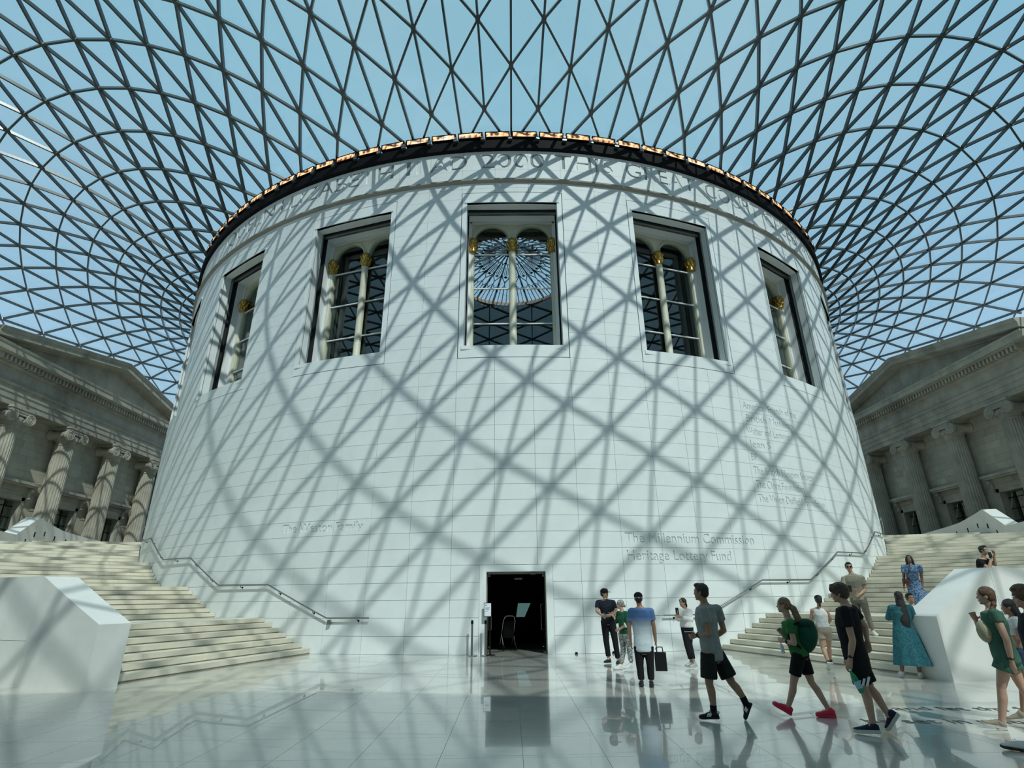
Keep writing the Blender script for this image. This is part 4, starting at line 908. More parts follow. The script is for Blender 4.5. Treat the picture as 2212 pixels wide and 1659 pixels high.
def parts_of_portico(p):
    q = MB(); q.box(-0.8, 1.4, -11, 11, 0, 0.02); q.build('plinth', M_port, p)
    for y in CY:
        c = link('column', SHAFT, p, (0, y, 0)); link('capital', CAPI, c); link('base', BASE, c)
    for s in (-1, 1):
        q = MB(); q.box(-0.8, 0.35, min(s*9.7, s*10.5), max(s*9.7, s*10.5), 0, 12.6)
        for i_ in range(6): q.box(-0.8, 0.38+0.025*(i_ % 2)+0.02*i_, min(s*9.66, s*10.55), max(s*9.66, s*10.55), 12.6+0.19*i_, 12.6+0.19*i_+0.15)
        q.box(-0.8, 0.42, min(s*9.66, s*10.55), max(s*9.66, s*10.55), 12.6, 13.76); q.build('anta', M_port, p)
    q = MB(); prism_y(q, [(-0.8, 13.76), (0.50, 13.76), (0.50, 14.14), (0.545, 14.15), (0.545, 14.53), (0.59, 14.54), (0.59, 14.93), (0.66, 14.96), (0.72, 15.06), (0.72, 15.13), (-0.8, 15.13)], -10.6, 10.6); q.build('architrave', M_port, p)
    q = MB(); prism_y(q, [(-0.8, 15.13), (0.56, 15.13), (0.56, 16.10), (0.66, 16.14), (0.70, 16.20), (-0.8, 16.20)], -10.55, 10.55); q.build('frieze', M_port, p)
    q = MB(); prism_y(q, [(-0.8, 16.20), (0.72, 16.20), (0.72, 16.61), (1.06, 16.64), (1.08, 16.70), (-0.8, 16.70)], -10.7, 10.7); q.build('bed_mould', M_port, p)
    d = MB(); d.box(0.70, 1.02, -0.085, 0.085, 16.26, 16.61); dm = d.mesh('dentil', M_port)
    for i in range(67): link('dentil', dm, p, (0, -10.56+i*0.32, 0))
    q = MB(); prism_y(q, [(-0.8, 16.70), (1.30, 16.70), (1.30, 16.72), (1.33, 16.72), (1.33, 17.08), (1.37, 17.10), (1.40, 17.22), (1.40, ZE), (-0.8, ZE+0.06)], -HY, HY); q.build('cornice', M_port, p)
    apex = ZE+SL*HY
    q = MB(); q.loft([[(x, -HY+0.5, ZE), (x, HY-0.5, ZE), (x, 0, apex+0.5)] for x in (-0.8, 0.42)]); q.build('tympanum', M_port, p)
    for s in (-1, 1):
        q = MB(); prof = [(-0.8, 0.0), (0.60, 0.0), (0.62, 0.12), (0.80, 0.16), (1.28, 0.18), (1.28, 0.20), (1.33, 0.20), (1.33, 0.52), (1.38, 0.54), (1.48, 0.78), (1.48, 0.82), (-0.8, 0.88)]
        q.loft([[(x, s*HY*1.0, ZE-0.02+z) for x, z in prof], [(x, 0, apex-0.02+z) for x, z in prof]][::s])
        q.build('raking_cornice', M_port, p)
pw = empty('portico', (-33.75, 2.6, 0), 0, category='portico', label='sunlit classical stone portico with fluted scroll-capital columns and pediment beyond the left staircase')
parts_of_portico(pw)
pe = copy_tree(pw); pe.location = (33.75, 2.6, 0); pe.rotation_euler = (0, 0, PI)
pe['label'] = 'shaded classical stone portico with fluted scroll-capital columns and pediment beyond the right staircase'
ps = copy_tree(pw, None, {'column', 'capital', 'base', 'architrave', 'frieze', 'bed_mould', 'cornice', 'tympanum', 'raking_cornice'}); ps.location = (0, -45.42, 0); ps.rotation_euler = (0, 0, PI/2)
ps['label'] = 'classical stone portico behind the viewer at the court entrance'
# walls: openings behind each gap between columns
OPN = [2.6+5.05*i for i in (-2, -1, 0, 1, 2)]
wn = 8
hood = MB(); hood.box(-0.02, 0.55, -1.75, 1.75, 9.22, 9.40); hood.box(-0.02, 0.45, -1.65, 1.65, 9.08, 9.22); hood.box(-0.02, 0.10, -1.5, 1.5, 8.75, 9.08)
hood = hood.mesh('hood', M_port)
cns = MB(); 
for s in (-1, 1):
    for i, (x, z, r) in enumerate(((0.26, 8.92, 0.15), (0.16, 8.35, 0.10))): cns.loft([[(x+r*cos(2*PI*j/12), s*1.38+dy, z+r*sin(2*PI*j/12)) for j in range(12)] for dy in (-0.11, 0.11)])
    cns.box(0, 0.2, s*1.38-0.10, s*1.38+0.10, 8.25, 9.05)
cns = cns.mesh('consoles', M_port)
arc = MB()
for s in (-1, 1): arc.box(-0.01, 0.10, s*1.0 if s > 0 else -1.25, 1.25 if s > 0 else -1.0, 3.0, 8.40)
arc.box(-0.01, 0.10, -1.25, 1.25, 8.15, 8.45); arc.box(-0.05, 0.25, -1.4, 1.4, 2.8, 3.0); arc = arc.mesh('architrave', M_port)
brs = MB()
for y in (-0.33, 0.33): brs.box(-0.42, -0.38, y-0.025, y+0.025, 3, 8.15)
for z in (3.8, 4.6, 5.4, 6.2, 7.0, 7.75): brs.box(-0.42, -0.38, -1, 1, z-0.025, z+0.025)
brs = brs.mesh('glazing_bars', M_black)
pg = MB(); pg.box(-0.41, -0.40, -1, 1, 3, 8.15); pg = pg.mesh('pane', G_pane)
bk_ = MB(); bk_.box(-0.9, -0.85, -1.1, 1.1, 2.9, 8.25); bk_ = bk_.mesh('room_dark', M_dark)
for side, nm in ((-1, 'west'), (1, 'east')):
    wl = empty('wall_'+nm, (side*34.5, 0, 0), 0 if side < 0 else PI, kind='structure', label='old stone court wall of grey blocks behind the columns')
    yy = lambda y: y if side < 0 else -y
    q = MB(); edges = [-51.5]+[e for o in OPN for e in (o-1.0, o+1.0)]+[47.0]
    def bx(y0, y1, z0, z1):
        a, b = sorted((yy(y0), yy(y1))); q.box(-0.8, 0, a, b, z0, z1)
    for i in range(0, len(edges)-1):
        if i % 2 == 0: bx(edges[i], edges[i+1], 0, 18.2)
        else: bx(edges[i], edges[i+1], 0, 3.0); bx(edges[i], edges[i+1], 8.15, 18.2)
    q.build('wall_core', M_portw, wl)
    rs = random.Random(3); BL = {}
    for n in range(12):
        z0 = 7.6+0.51*n; y = -8.2+(0.6 if n % 2 else 0)
        while y < 13.8:
            L = rs.choice((1.0, 1.2, 1.4)); y1 = y+L
            if not any(y < o+1.02 and y1 > o-1.02 and z0 < 8.2 for o in OPN):
                k = (L, rs.randrange(2))
                if k not in BL:
                    b = MB(); d = 0.02+0.006*k[1]; b.box(0, d, 0.006, L-0.006, 0.006, 0.504); BL[k] = b.mesh('stone_block', M_portw)
                link('stone_block', BL[k], wl, (0, y if side < 0 else -(y+L), z0))
            y = y1
    for o in OPN:
        w_ = empty('window_%d' % wn, (side*34.5, o, 0), 0 if side < 0 else PI, kind='structure', label='dark barred window under a stone hood between portico columns'); wn += 1
        for a, b in (('hood', hood), ('consoles', cns), ('architrave', arc), ('glazing_bars', brs), ('pane', pg), ('room_dark', bk_)): link(a, b, w_)
    for o in OPN: pass
mb = MB(); mb.box(-37, 37, -52.2, -51.2, 0, 18.3)
for s in (-1, 1): mb.box(min(s*8.3, s*9.2), max(s*8.3, s*9.2), -51.2, -46.2, 0, 17.2)
mb.box(-9.2, 9.2, -51.2, -46.2, 13.8, 17.25); mb.loft([[(-9.2, y, 17.25), (9.2, y, 17.25), (0, y, 19.3)] for y in (-51.2, -46.2)])
mb.build('wall_south', M_portw, None, kind='structure', label='old stone court wall at the entrance side behind the viewer')
mb = MB(); mb.box(-37, 37, 46.2, 47.2, 0, 18.3); mb.build('wall_north', M_portw, None, kind='structure', label='old stone court wall at the far side')
PEOPLE = {
'grey': ((2.72, -31.35, 0), 0.3198, dict(head=(-0.051, 0, 1.659), neck=(-0.011, 0, 1.505), sA=(-0.037, -0.14, 1.412), sB=(0.156, 0.14, 1.419), eA=(-0.001, -0.16, 1.107), wA=(-0.186, -0.05, 1.069), eB=(0.209, 0.2, 1.129), wB=(0.04, 0.28, 1.013), hA=(-0.051, -0.09, 0.828), hB=(0.072, 0.09, 0.814), kA=(-0.087, -0.08, 0.457), aA=(-0.066, -0.08, 0.144), heelA=(-0.006, -0.08, 0.033), toeA=(-0.278, -0.06, 0.016), kB=(0.218, 0.08, 0.459), aB=(0.36, 0.1, 0.25), heelB=(0.451, 0.1, 0.205), toeB=(0.353, 0.1, 0.019))),
'boy': ((4.29, -32.24, 0), 0.5175, dict(head=(-0.054, 0, 1.627), neck=(0.005, 0, 1.489), sA=(-0.026, -0.17, 1.406), sB=(0.07, 0.17, 1.411), eA=(-0.005, -0.2, 1.064), wA=(-0.078, -0.18, 0.841), eB=(0.17, 0.24, 1.211), wB=(0.162, 0.2, 1.043), hA=(-0.018, -0.09, 0.801), hB=(0.015, 0.09, 0.786), kA=(0.006, -0.07, 0.495), aA=(0.022, -0.06, 0.135), heelA=(0.087, -0.06, 0.024), toeA=(-0.208, -0.06, 0.008), kB=(0.072, 0.09, 0.502), aB=(0.202, 0.1, 0.226), heelB=(0.332, 0.1, 0.22), toeB=(0.174, 0.12, 0.021))),
'girl': ((3.99, -31.2, 0), 0.4383, dict(head=(-0.051, 0, 1.464), neck=(-0.013, 0, 1.283), sA=(-0.001, -0.15, 1.207), sB=(0.023, 0.15, 1.208), eA=(0.014, -0.2, 0.957), wA=(-0.107, -0.1, 0.977), eB=(-0.051, 0.2, 0.941), wB=(-0.121, 0.1, 1.056), hA=(0.048, -0.08, 0.804), hB=(0.082, 0.08, 0.792), kA=(-0.092, -0.07, 0.423), aA=(-0.209, -0.06, 0.125), heelA=(-0.189, -0.06, 0.015), toeA=(-0.422, -0.06, 0.144), kB=(0.146, 0.07, 0.43), aB=(0.296, 0.07, 0.112), heelB=(0.381, 0.07, 0.007), toeB=(0.123, 0.07, -0.004))),
'tank': ((6.9, -26.32, 0), 0.4748, dict(head=(0.131, 0, 1.472), neck=(0.114, 0, 1.324), sA=(-0.036, 0, 1.248), sB=(0.25, 0, 1.249), eA=(-0.11, 0.05, 1.02), wA=(-0.051, 0.2, 0.885), eB=(0.31, 0.05, 1.088), wB=(0.247, 0.22, 0.974), hA=(0.041, 0, 0.832), hB=(0.194, 0, 0.835), kA=(0.031, -0.02, 0.458), aA=(0.086, -0.12, 0.183), heelA=(0.094, -0.2, 0.181), toeA=(0.053, -0.05, 0.005), kB=(0.162, 0.2, 0.487), aB=(0.132, 0.35, 0.203), heelB=(0.135, 0.3, 0.125), toeB=(0.144, 0.55, 0.081))),
'ombre': ((2.39, -28.36, 0), 0.2150, dict(head=(-0.01, 0, 1.558), neck=(0.007, -0.02, 1.419), sA=(-0.168, 0, 1.327), sB=(0.206, 0, 1.326), eA=(-0.237, 0, 1.017), wA=(-0.232, 0.08, 0.774), eB=(0.24, 0, 1.035), wB=(0.249, 0.05, 0.782), hA=(-0.08, 0, 0.678), hB=(0.101, 0, 0.679), kA=(-0.09, 0, 0.364), aA=(-0.084, 0, 0.09), heelA=(-0.075, -0.06, 0.022), toeA=(-0.11, 0.18, 0.001), kB=(0.108, 0, 0.366), aB=(0.096, 0, 0.093), heelB=(0.091, -0.06, 0.017), toeB=(0.103, 0.18, -0.001))),
'staff': ((2.42, -24.47, 0), 0.1644, dict(head=(-0.081, 0, 1.668), neck=(-0.071, 0, 1.535), sA=(-0.268, 0, 1.445), sB=(0.122, 0, 1.442), eA=(-0.312, -0.08, 1.237), wA=(-0.193, -0.26, 1.149), eB=(0.199, -0.1, 1.199), wB=(0.052, -0.28, 1.156), hA=(-0.128, 0, 0.99), hB=(0.054, 0, 0.99), kA=(-0.121, 0, 0.535), aA=(-0.087, 0, 0.113), heelA=(-0.043, 0.05, 0.016), toeA=(-0.207, -0.14, 0.023), kB=(0.112, 0, 0.488), aB=(0.151, 0, 0.069), heelB=(0.177, 0.06, -0.006), toeB=(0.121, -0.16, -0.018))),
'older': ((2.48, -25.79, 0), 0.1833, dict(head=(-0.005, 0, 1.415), neck=(0.051, 0, 1.275), sA=(-0.046, 0.12, 1.205), sB=(0.144, -0.12, 1.211), eA=(-0.107, 0.14, 1.036), wA=(-0.16, 0.12, 1.127), eB=(0.136, -0.16, 0.982), wB=(-0.023, -0.2, 0.897), hA=(-0.008, 0.06, 0.774), hB=(0.132, -0.06, 0.781), kA=(-0.001, 0.05, 0.427), aA=(-0.074, 0.05, 0.107), heelA=(-0.047, 0.05, 0.002), toeA=(-0.187, 0, -0.005), kB=(0.14, -0.05, 0.458), aB=(0.159, -0.05, 0.14), heelB=(0.197, -0.05, 0.047), toeB=(0.057, -0.1, 0.03))),
'hoodie': ((4.09, -25.57, 0), 0.2856, dict(head=(-0.019, 0, 1.44), neck=(0.018, 0.02, 1.308), sA=(-0.083, -0.03, 1.257), sB=(0.129, 0.06, 1.243), eA=(-0.157, -0.1, 1.067), wA=(-0.168, -0.22, 1.165), eB=(0.135, -0.05, 1.054), wB=(-0.092, -0.22, 1.116), hA=(-0.04, 0, 0.861), hB=(0.078, 0.04, 0.86), kA=(-0.033, -0.02, 0.531), aA=(0.025, -0.02, 0.152), heelA=(0.058, 0.05, 0.039), toeA=(-0.08, -0.05, 0.04), kB=(0.037, 0.06, 0.526), aB=(0.082, -0.08, 0.159), heelB=(0.148, -0.02, 0.038), toeB=(-0.005, -0.16, 0.017))),
'beige': ((8.92, -24.85, 0.588), 0.5383, dict(head=(-0.103, 0, 1.678), neck=(-0.063, 0, 1.52), sA=(-0.269, 0, 1.388), sB=(0.139, 0, 1.399), eA=(-0.34, -0.05, 1.136), wA=(-0.179, -0.22, 1.114), eB=(0.142, -0.05, 1.111), wB=(0.007, -0.2, 0.999), hA=(-0.139, 0, 0.905), hB=(0.037, 0, 0.904), kA=(-0.128, 0.05, 0.564), aA=(-0.146, 0.3, 0.256), heelA=(-0.153, 0.36, 0.186), toeA=(-0.185, 0.12, 0.167), kB=(0.067, -0.05, 0.587), aB=(0.114, -0.02, 0.129), heelB=(0.13, 0.05, 0.071), toeB=(0.189, -0.18, 0.025))),
'blue': ((11.9, -22.5, 1.03), 0.6018, dict(head=(0.159, 0, 1.548), neck=(0.162, 0, 1.402), sA=(-0.032, 0, 1.318), sB=(0.374, 0, 1.304), eA=(-0.094, 0, 1.004), wA=(-0.144, -0.05, 0.781), eB=(0.353, 0, 0.993), wB=(0.316, -0.05, 0.751), hA=(-0.002, 0, 0.801), hB=(0.211, 0, 0.797), kA=(0.059, 0, 0.47), aA=(0.057, 0, 0.123), heelA=(0.035, 0.06, 0.027), toeA=(-0.007, -0.15, 0.015), kB=(0.175, 0, 0.469), aB=(0.146, -0.02, 0.145), heelB=(0.119, 0.05, 0.028), toeB=(0.136, -0.15, 0.012))),
'teal': ((7.98, -27.55, 0), 0.5769, dict(head=(0.133, 0, 1.534), neck=(0.119, 0, 1.386), sA=(-0.047, 0, 1.324), sB=(0.278, 0, 1.325), eA=(-0.148, 0.08, 1.122), wA=(-0.018, 0.25, 1.071), eB=(0.313, 0.08, 1.112), wB=(0.254, 0.25, 1.166), hA=(-0.033, 0, 0.824), hB=(0.144, 0, 0.829), kA=(-0.061, 0, 0.454), aA=(-0.128, 0, 0.119), heelA=(-0.122, -0.04, 0.029), toeA=(-0.191, 0.18, 0.019), kB=(0.195, 0, 0.465), aB=(0.169, 0, 0.121), heelB=(0.143, -0.04, 0.017), toeB=(0.243, 0.17, 0.017))),
'white': ((8.62, -26.95, 0.0735), 0.5901, dict(head=(0.136, 0, 1.434), neck=(0.147, 0, 1.292), sA=(0.019, 0, 1.234), sB=(0.262, 0, 1.235), eA=(0.051, -0.15, 1.063), wA=(0.186, -0.25, 1.193), eB=(0.323, -0.1, 1.143), wB=(0.389, -0.15, 1.216), hA=(0.019, 0, 0.789), hB=(0.16, 0, 0.792), kA=(-0.01, 0, 0.416), aA=(-0.059, 0, 0.08), heelA=(-0.048, 0.05, 0), toeA=(-0.079, -0.16, 0.004), kB=(0.131, 0, 0.422), aB=(0.116, 0, 0.119), heelB=(0.11, 0.05, 0.03), toeB=(0.159, -0.15, 0.031))),
'climber': ((13.2, -24.1, 1.03), 0.6969, dict(head=(-0.038, 0, 1.683), neck=(-0.114, 0, 1.476), sA=(-0.205, -0.12, 1.38), sB=(-0.049, 0.1, 1.402), eA=(-0.049, -0.25, 1.184), wA=(0.064, -0.12, 1.463), eB=(0.11, 0.05, 1.29), wB=(0.144, 0.02, 1.515), hA=(-0.3, -0.08, 0.868), hB=(-0.2, 0.08, 0.868), kA=(-0.381, -0.08, 0.504), aA=(-0.471, -0.08, 0.143), heelA=(-0.513, -0.08, 0.056), toeA=(-0.406, -0.08, 0.045), kB=(-0.293, 0.08, 0.502), aB=(-0.374, 0.08, 0.141), heelB=(-0.423, 0.08, 0.052), toeB=(-0.318, 0.08, 0.042))),
'romper': ((6.03, -32.0, 0), 0.6549, dict(head=(0.272, 0, 1.573), neck=(0.292, 0, 1.419), sA=(0.314, -0.15, 1.356), sB=(0.297, 0.15, 1.371), eA=(0.351, -0.22, 1.048), wA=(0.335, -0.18, 0.797), eB=(0.128, 0.22, 1.118), wB=(0.101, 0.12, 1.264), hA=(0.289, -0.08, 0.827), hB=(0.318, 0.08, 0.816), kA=(0.159, -0.06, 0.481), aA=(0.06, -0.05, 0.07), heelA=(0.102, -0.05, -0.038), toeA=(-0.161, -0.04, 0.041), kB=(0.367, 0.1, 0.499), aB=(0.432, 0.12, 0.221), heelB=(0.473, 0.12, 0.082), toeB=(0.41, 0.12, -0.028))),
'frill': ((6.55, -31.55, 0), 0.6676, dict(head=(0.373, 0, 1.421), neck=(0.393, 0, 1.297), sA=(0.405, -0.14, 1.249), sB=(0.392, 0.14, 1.246), eA=(0.41, -0.2, 1.043), wA=(0.354, -0.05, 1.048), eB=(0.4, 0.2, 0.974), wB=(0.272, 0.1, 0.602), hA=(0.382, -0.08, 0.843), hB=(0.419, 0.08, 0.833), kA=(0.263, -0.06, 0.458), aA=(0.189, -0.05, 0.126), heelA=(0.212, -0.05, 0.032), toeA=(0.061, -0.05, 0.009), kB=(0.433, 0.08, 0.47), aB=(0.453, 0.08, 0.19), heelB=(0.507, 0.08, 0.085), toeB=(0.373, 0.08, 0.023))),
'curly': ((5.62, -33.2, 0), 0.7001, dict(head=(0.166, 0, 1.56), neck=(0.202, 0, 1.42), sA=(0.197, -0.17, 1.344), sB=(0.228, 0.17, 1.346), eA=(0.201, -0.2, 1.068), wA=(0.115, -0.12, 0.845), eB=(0.22, 0.2, 1.043), wB=(0.094, 0.2, 0.839), hA=(0.142, -0.09, 0.797), hB=(0.165, 0.09, 0.782), kA=(0.001, -0.08, 0.415), aA=(-0.187, -0.08, 0.035), heelA=(-0.19, -0.08, -0.086), toeA=(-0.343, -0.08, 0.014), kB=(0.142, 0.08, 0.408), aB=(0.145, 0.08, 0.074), heelB=(0.197, 0.08, -0.006), toeB=(0.066, 0.08, -0.111))),
}
# ------------------------------------------------------------------ people
TMP = bpy.data.scenes.new('workbench')
def remesh(name, mb, m, vox, smooth=2, parent=None, noise=0.0, nscale=30.0, mats=None, colfn=None):
    """fuse overlapping solids into one continuous surface"""
    me = mb.mesh(name+'_src', m); o = bpy.data.objects.new(name, me); TMP.collection.objects.link(o)
    r = o.modifiers.new('r', 'REMESH'); r.mode = 'VOXEL'; r.voxel_size = vox
    if smooth:
        s = o.modifiers.new('s', 'SMOOTH'); s.iterations = smooth; s.factor = 0.5
    vl = TMP.view_layers[0]; vl.update(); nm = bpy.data.meshes.new_from_object(o.evaluated_get(vl.depsgraph))
    bpy.data.objects.remove(o); bpy.data.meshes.remove(me)
    nm.name = name; nm.materials.clear()
    for q in (m if isinstance(m, (list, tuple)) else [m]): nm.materials.append(q)
    nm.polygons.foreach_set('use_smooth', [True]*len(nm.polygons))
    if noise:
        from mathutils import noise as N_
        for v in nm.vertices:
            k = N_.noise(v.co*nscale); v.co += v.normal*(k*noise)
    nm.update()
    return link(name, nm, parent)
def capsule(q, a, b, ra, rb, n=12):
    a, b = V(a), V(b); d = b-a; l = d.length
    if l < 1e-5: q.ell(a, (ra, ra, ra), None, n, 8); return
    d /= l; x = d.orthogonal().normalized(); y = d.cross(x); rings = []
    for i in range(1, 4): t = -PI/2+PI/2*i/4; rings.append((a+d*(ra*sin(t)), ra*cos(t)))
    rings.append((a, ra)); rings.append((b, rb))
    for i in range(1, 4): t = PI/2*i/4; rings.append((b+d*(rb*sin(t)), rb*cos(t)))
    q.loft([[c+(x*cos(2*PI*j/n)+y*sin(2*PI*j/n))*r for j in range(n)] for c, r in rings])
def tubeloft(q, secs, n=16):
    """secs: (centre, half-width vector, half-depth vector)"""
    q.loft([[V(c)+V(A)*cos(2*PI*j/n)+V(B)*sin(2*PI*j/n) for j in range(n)] for c, A, B in secs])
def frustum(q, a, b, ra, rb, n=14): 
    a, b = V(a), V(b); d = (b-a).normalized(); x = d.orthogonal().normalized(); y = d.cross(x)
    tubeloft(q, [(a, x*ra, y*ra), (b, x*rb, y*rb)], n)
def dirv(deg, up_=0.0): return V((cos(R_(deg)), sin(R_(deg)), up_)).normalized()
SKIN = {k: mat('skin '+k, c, 0.5, var=0.10, scale=9, spec=0.4) for k, c in {'fair': (0.56, 0.34, 0.25), 'tan': (0.42, 0.235, 0.155), 'olive': (0.46, 0.28, 0.19), 'brown': (0.27, 0.15, 0.095), 'deep': (0.22, 0.12, 0.08)}.items()}
HAIR = {k: mat('hair '+k, c, 0.45, var=0.5, scale=40, bump=0.5, bscale=160) for k, c in {'black': (0.012, 0.010, 0.010), 'dark': (0.03, 0.02, 0.014), 'brown': (0.075, 0.045, 0.025), 'blond': (0.30, 0.19, 0.09), 'grey': (0.32, 0.31, 0.29), 'auburn': (0.13, 0.065, 0.03)}.items()}
def cloth(name, c, var=0.12, scale=14, bump=0.35, rough=0.85, **k): return mat(name, c, rough, var=var, scale=scale, bump=bump, bscale=60, spec=0.2, **k)
M_eye = mat('eye', (0.03, 0.02, 0.015), 0.15); M_eyew = mat('eye white', (0.7, 0.68, 0.64), 0.3); M_lip = mat('lips', (0.42, 0.16, 0.13), 0.45)
M_rub = mat('sole rubber', (0.66, 0.66, 0.62), 0.6); M_rubk = mat('dark sole', (0.02, 0.02, 0.02), 0.7)
def hand(q, w, d, nrm, s, side, curl=0.6, spread=0.12):
    """palm, four unequal bent fingers and a thumb leaving the side of the palm; d along the hand, nrm out of the back"""
    d = V(d).normalized(); nrm = (V(nrm)-d*V(nrm).dot(d)).normalized(); lat = d.cross(nrm)*side
    p1 = w+d*0.085*s
    tubeloft(q, [(w-d*0.01, lat*0.027*s, nrm*0.020*s), (w+d*0.03*s, lat*0.036*s, nrm*0.019*s), (w+d*0.075*s, lat*0.042*s, nrm*0.016*s), (w+d*0.092*s, lat*0.038*s, nrm*0.012*s)], 12)
    for i, (o, l) in enumerate(((0.031, 0.070), (0.011, 0.079), (-0.010, 0.073), (-0.030, 0.056))):
        b = p1+lat*o*s; dd = (d+lat*spread*(o/0.03)).normalized()
        a = curl*(0.8+0.15*i)
        pts = [b-dd*0.02*s, b]
        for f, k in ((0.45, 0.35), (0.32, 0.8), (0.25, 1.25)):
            e = (dd*cos(a*k*1.0)-nrm*sin(a*k*1.0)); pts.append(pts[-1]+e*l*f*s)
        for u, v in zip(pts, pts[1:]): capsule(q, u, v, 0.0095*s, 0.0088*s, 8)
    t0 = w+d*0.025*s+lat*0.030*s; t1 = t0+(d*0.6+lat*0.75-nrm*0.25).normalized()*0.042*s; t2 = t1+(d*0.9+lat*0.15-nrm*(0.2+curl*0.4)).normalized()*0.036*s
    capsule(q, t0, t1, 0.013*s, 0.011*s, 8); capsule(q, t1, t2, 0.011*s, 0.009*s, 8)
def shoe(root, J, k, style):
    h, t = V(J['heel'+k]), V(J['toe'+k]); a = V(J['a'+k])
    for p in (h, t): p.z = max(p.z, 0.004)
    d = t-h; L = d.length; d /= L
    L = max(L, 0.235)
    if style.get('keep_heel', True): t = h+d*L
    upv = (a-h); upv = (upv-d*upv.dot(d)).normalized(); lat = d.cross(upv)
    w = style.get('w', 1.0)*0.0475
    prof = [(0.0, 0.62, 0.0), (0.06, 0.80, 0.0), (0.25, 0.82, 0.0), (0.45, 0.78, 0.0), (0.68, 1.0, 0.0), (0.86, 0.86, 0.0), (0.97, 0.45, 0.02), (1.0, 0.2, 0.03)]
    st = style.get('sole_h', 0.024)
    q = MB()
    rings = []
    for f, ww, rise in prof:
        c = h+d*(L*f)+upv*rise*0.3
        rings.append([c+lat*(ww*w), c+lat*(ww*w)+upv*st, c-lat*(ww*w)+upv*st, c-lat*(ww*w)])
    q.loft(rings); sh = empty('shoe', (0, 0, 0)); sh.parent = root
    q.build('sole', style.get('sole', M_rub), sh, 60)
    q = MB(); top = 0.085
    secs = []
    for f, ww, hh in ((0.01, 0.45, 0.075), (0.08, 0.72, 0.090), (0.22, 0.80, 0.092), (0.36, 0.78, 0.088), (0.52, 0.82, 0.070), (0.70, 0.92, 0.052), (0.86, 0.82, 0.044), (0.97, 0.42, 0.034)):
        c = h+d*(L*f)+upv*(st*0.6+hh*0.42); secs.append((c, lat*(ww*w*0.97), upv*(hh*0.5)))
    tubeloft(q, secs, 14)
    frustum(q, h+d*(L*0.22)+upv*(st+0.04), a+(h+d*(L*0.22)+upv*0.1-a)*0.25, 0.046, 0.040)
    u = remesh('upper', q, style['mat'], 0.008, 2, sh)
    q = MB()
    for i in range(4):
        c = h+d*(L*(0.40+0.075*i))+upv*(st+0.078-0.011*i); q.tube([c-lat*0.026, c+upv*0.006, c+lat*0.026], 0.0035, 5)
    q.build('laces', style.get('lace', M_white), sh)
    if style.get('stripes'):
        q = MB()
        for sg in (-1, 1):
            for i in range(3):
                b = h+d*(L*(0.42+0.075*i))+lat*sg*(w*0.80); e = h+d*(L*(0.34+0.075*i))+lat*sg*(w*0.62)+upv*0.072; b = b+upv*(st+0.006)
                for u_, v_ in ((b, (b+e)/2+lat*sg*0.008), ((b+e)/2+lat*sg*0.008, e)):
                    q.hexa([u_-d*0.008-lat*0.004, u_+d*0.008-lat*0.004, u_+d*0.008+lat*0.004, u_-d*0.008+lat*0.004, v_-d*0.008-lat*0.004, v_+d*0.008-lat*0.004, v_+d*0.008+lat*0.004, v_-d*0.008+lat*0.004])
        c = h+upv*0.075+d*0.012; q.ell(c, (0.03, 0.03, 0.02), None, 8, 6)
        q.build('side_stripes', M_white, sh)
    if style.get('sock'):
        q = MB(); frustum(q, a+(V(J['k'+k])-a)*style['sock'], h+d*L*0.24+upv*0.06, 0.046, 0.044); q.build('sock', style['sockm'], sh, 50)
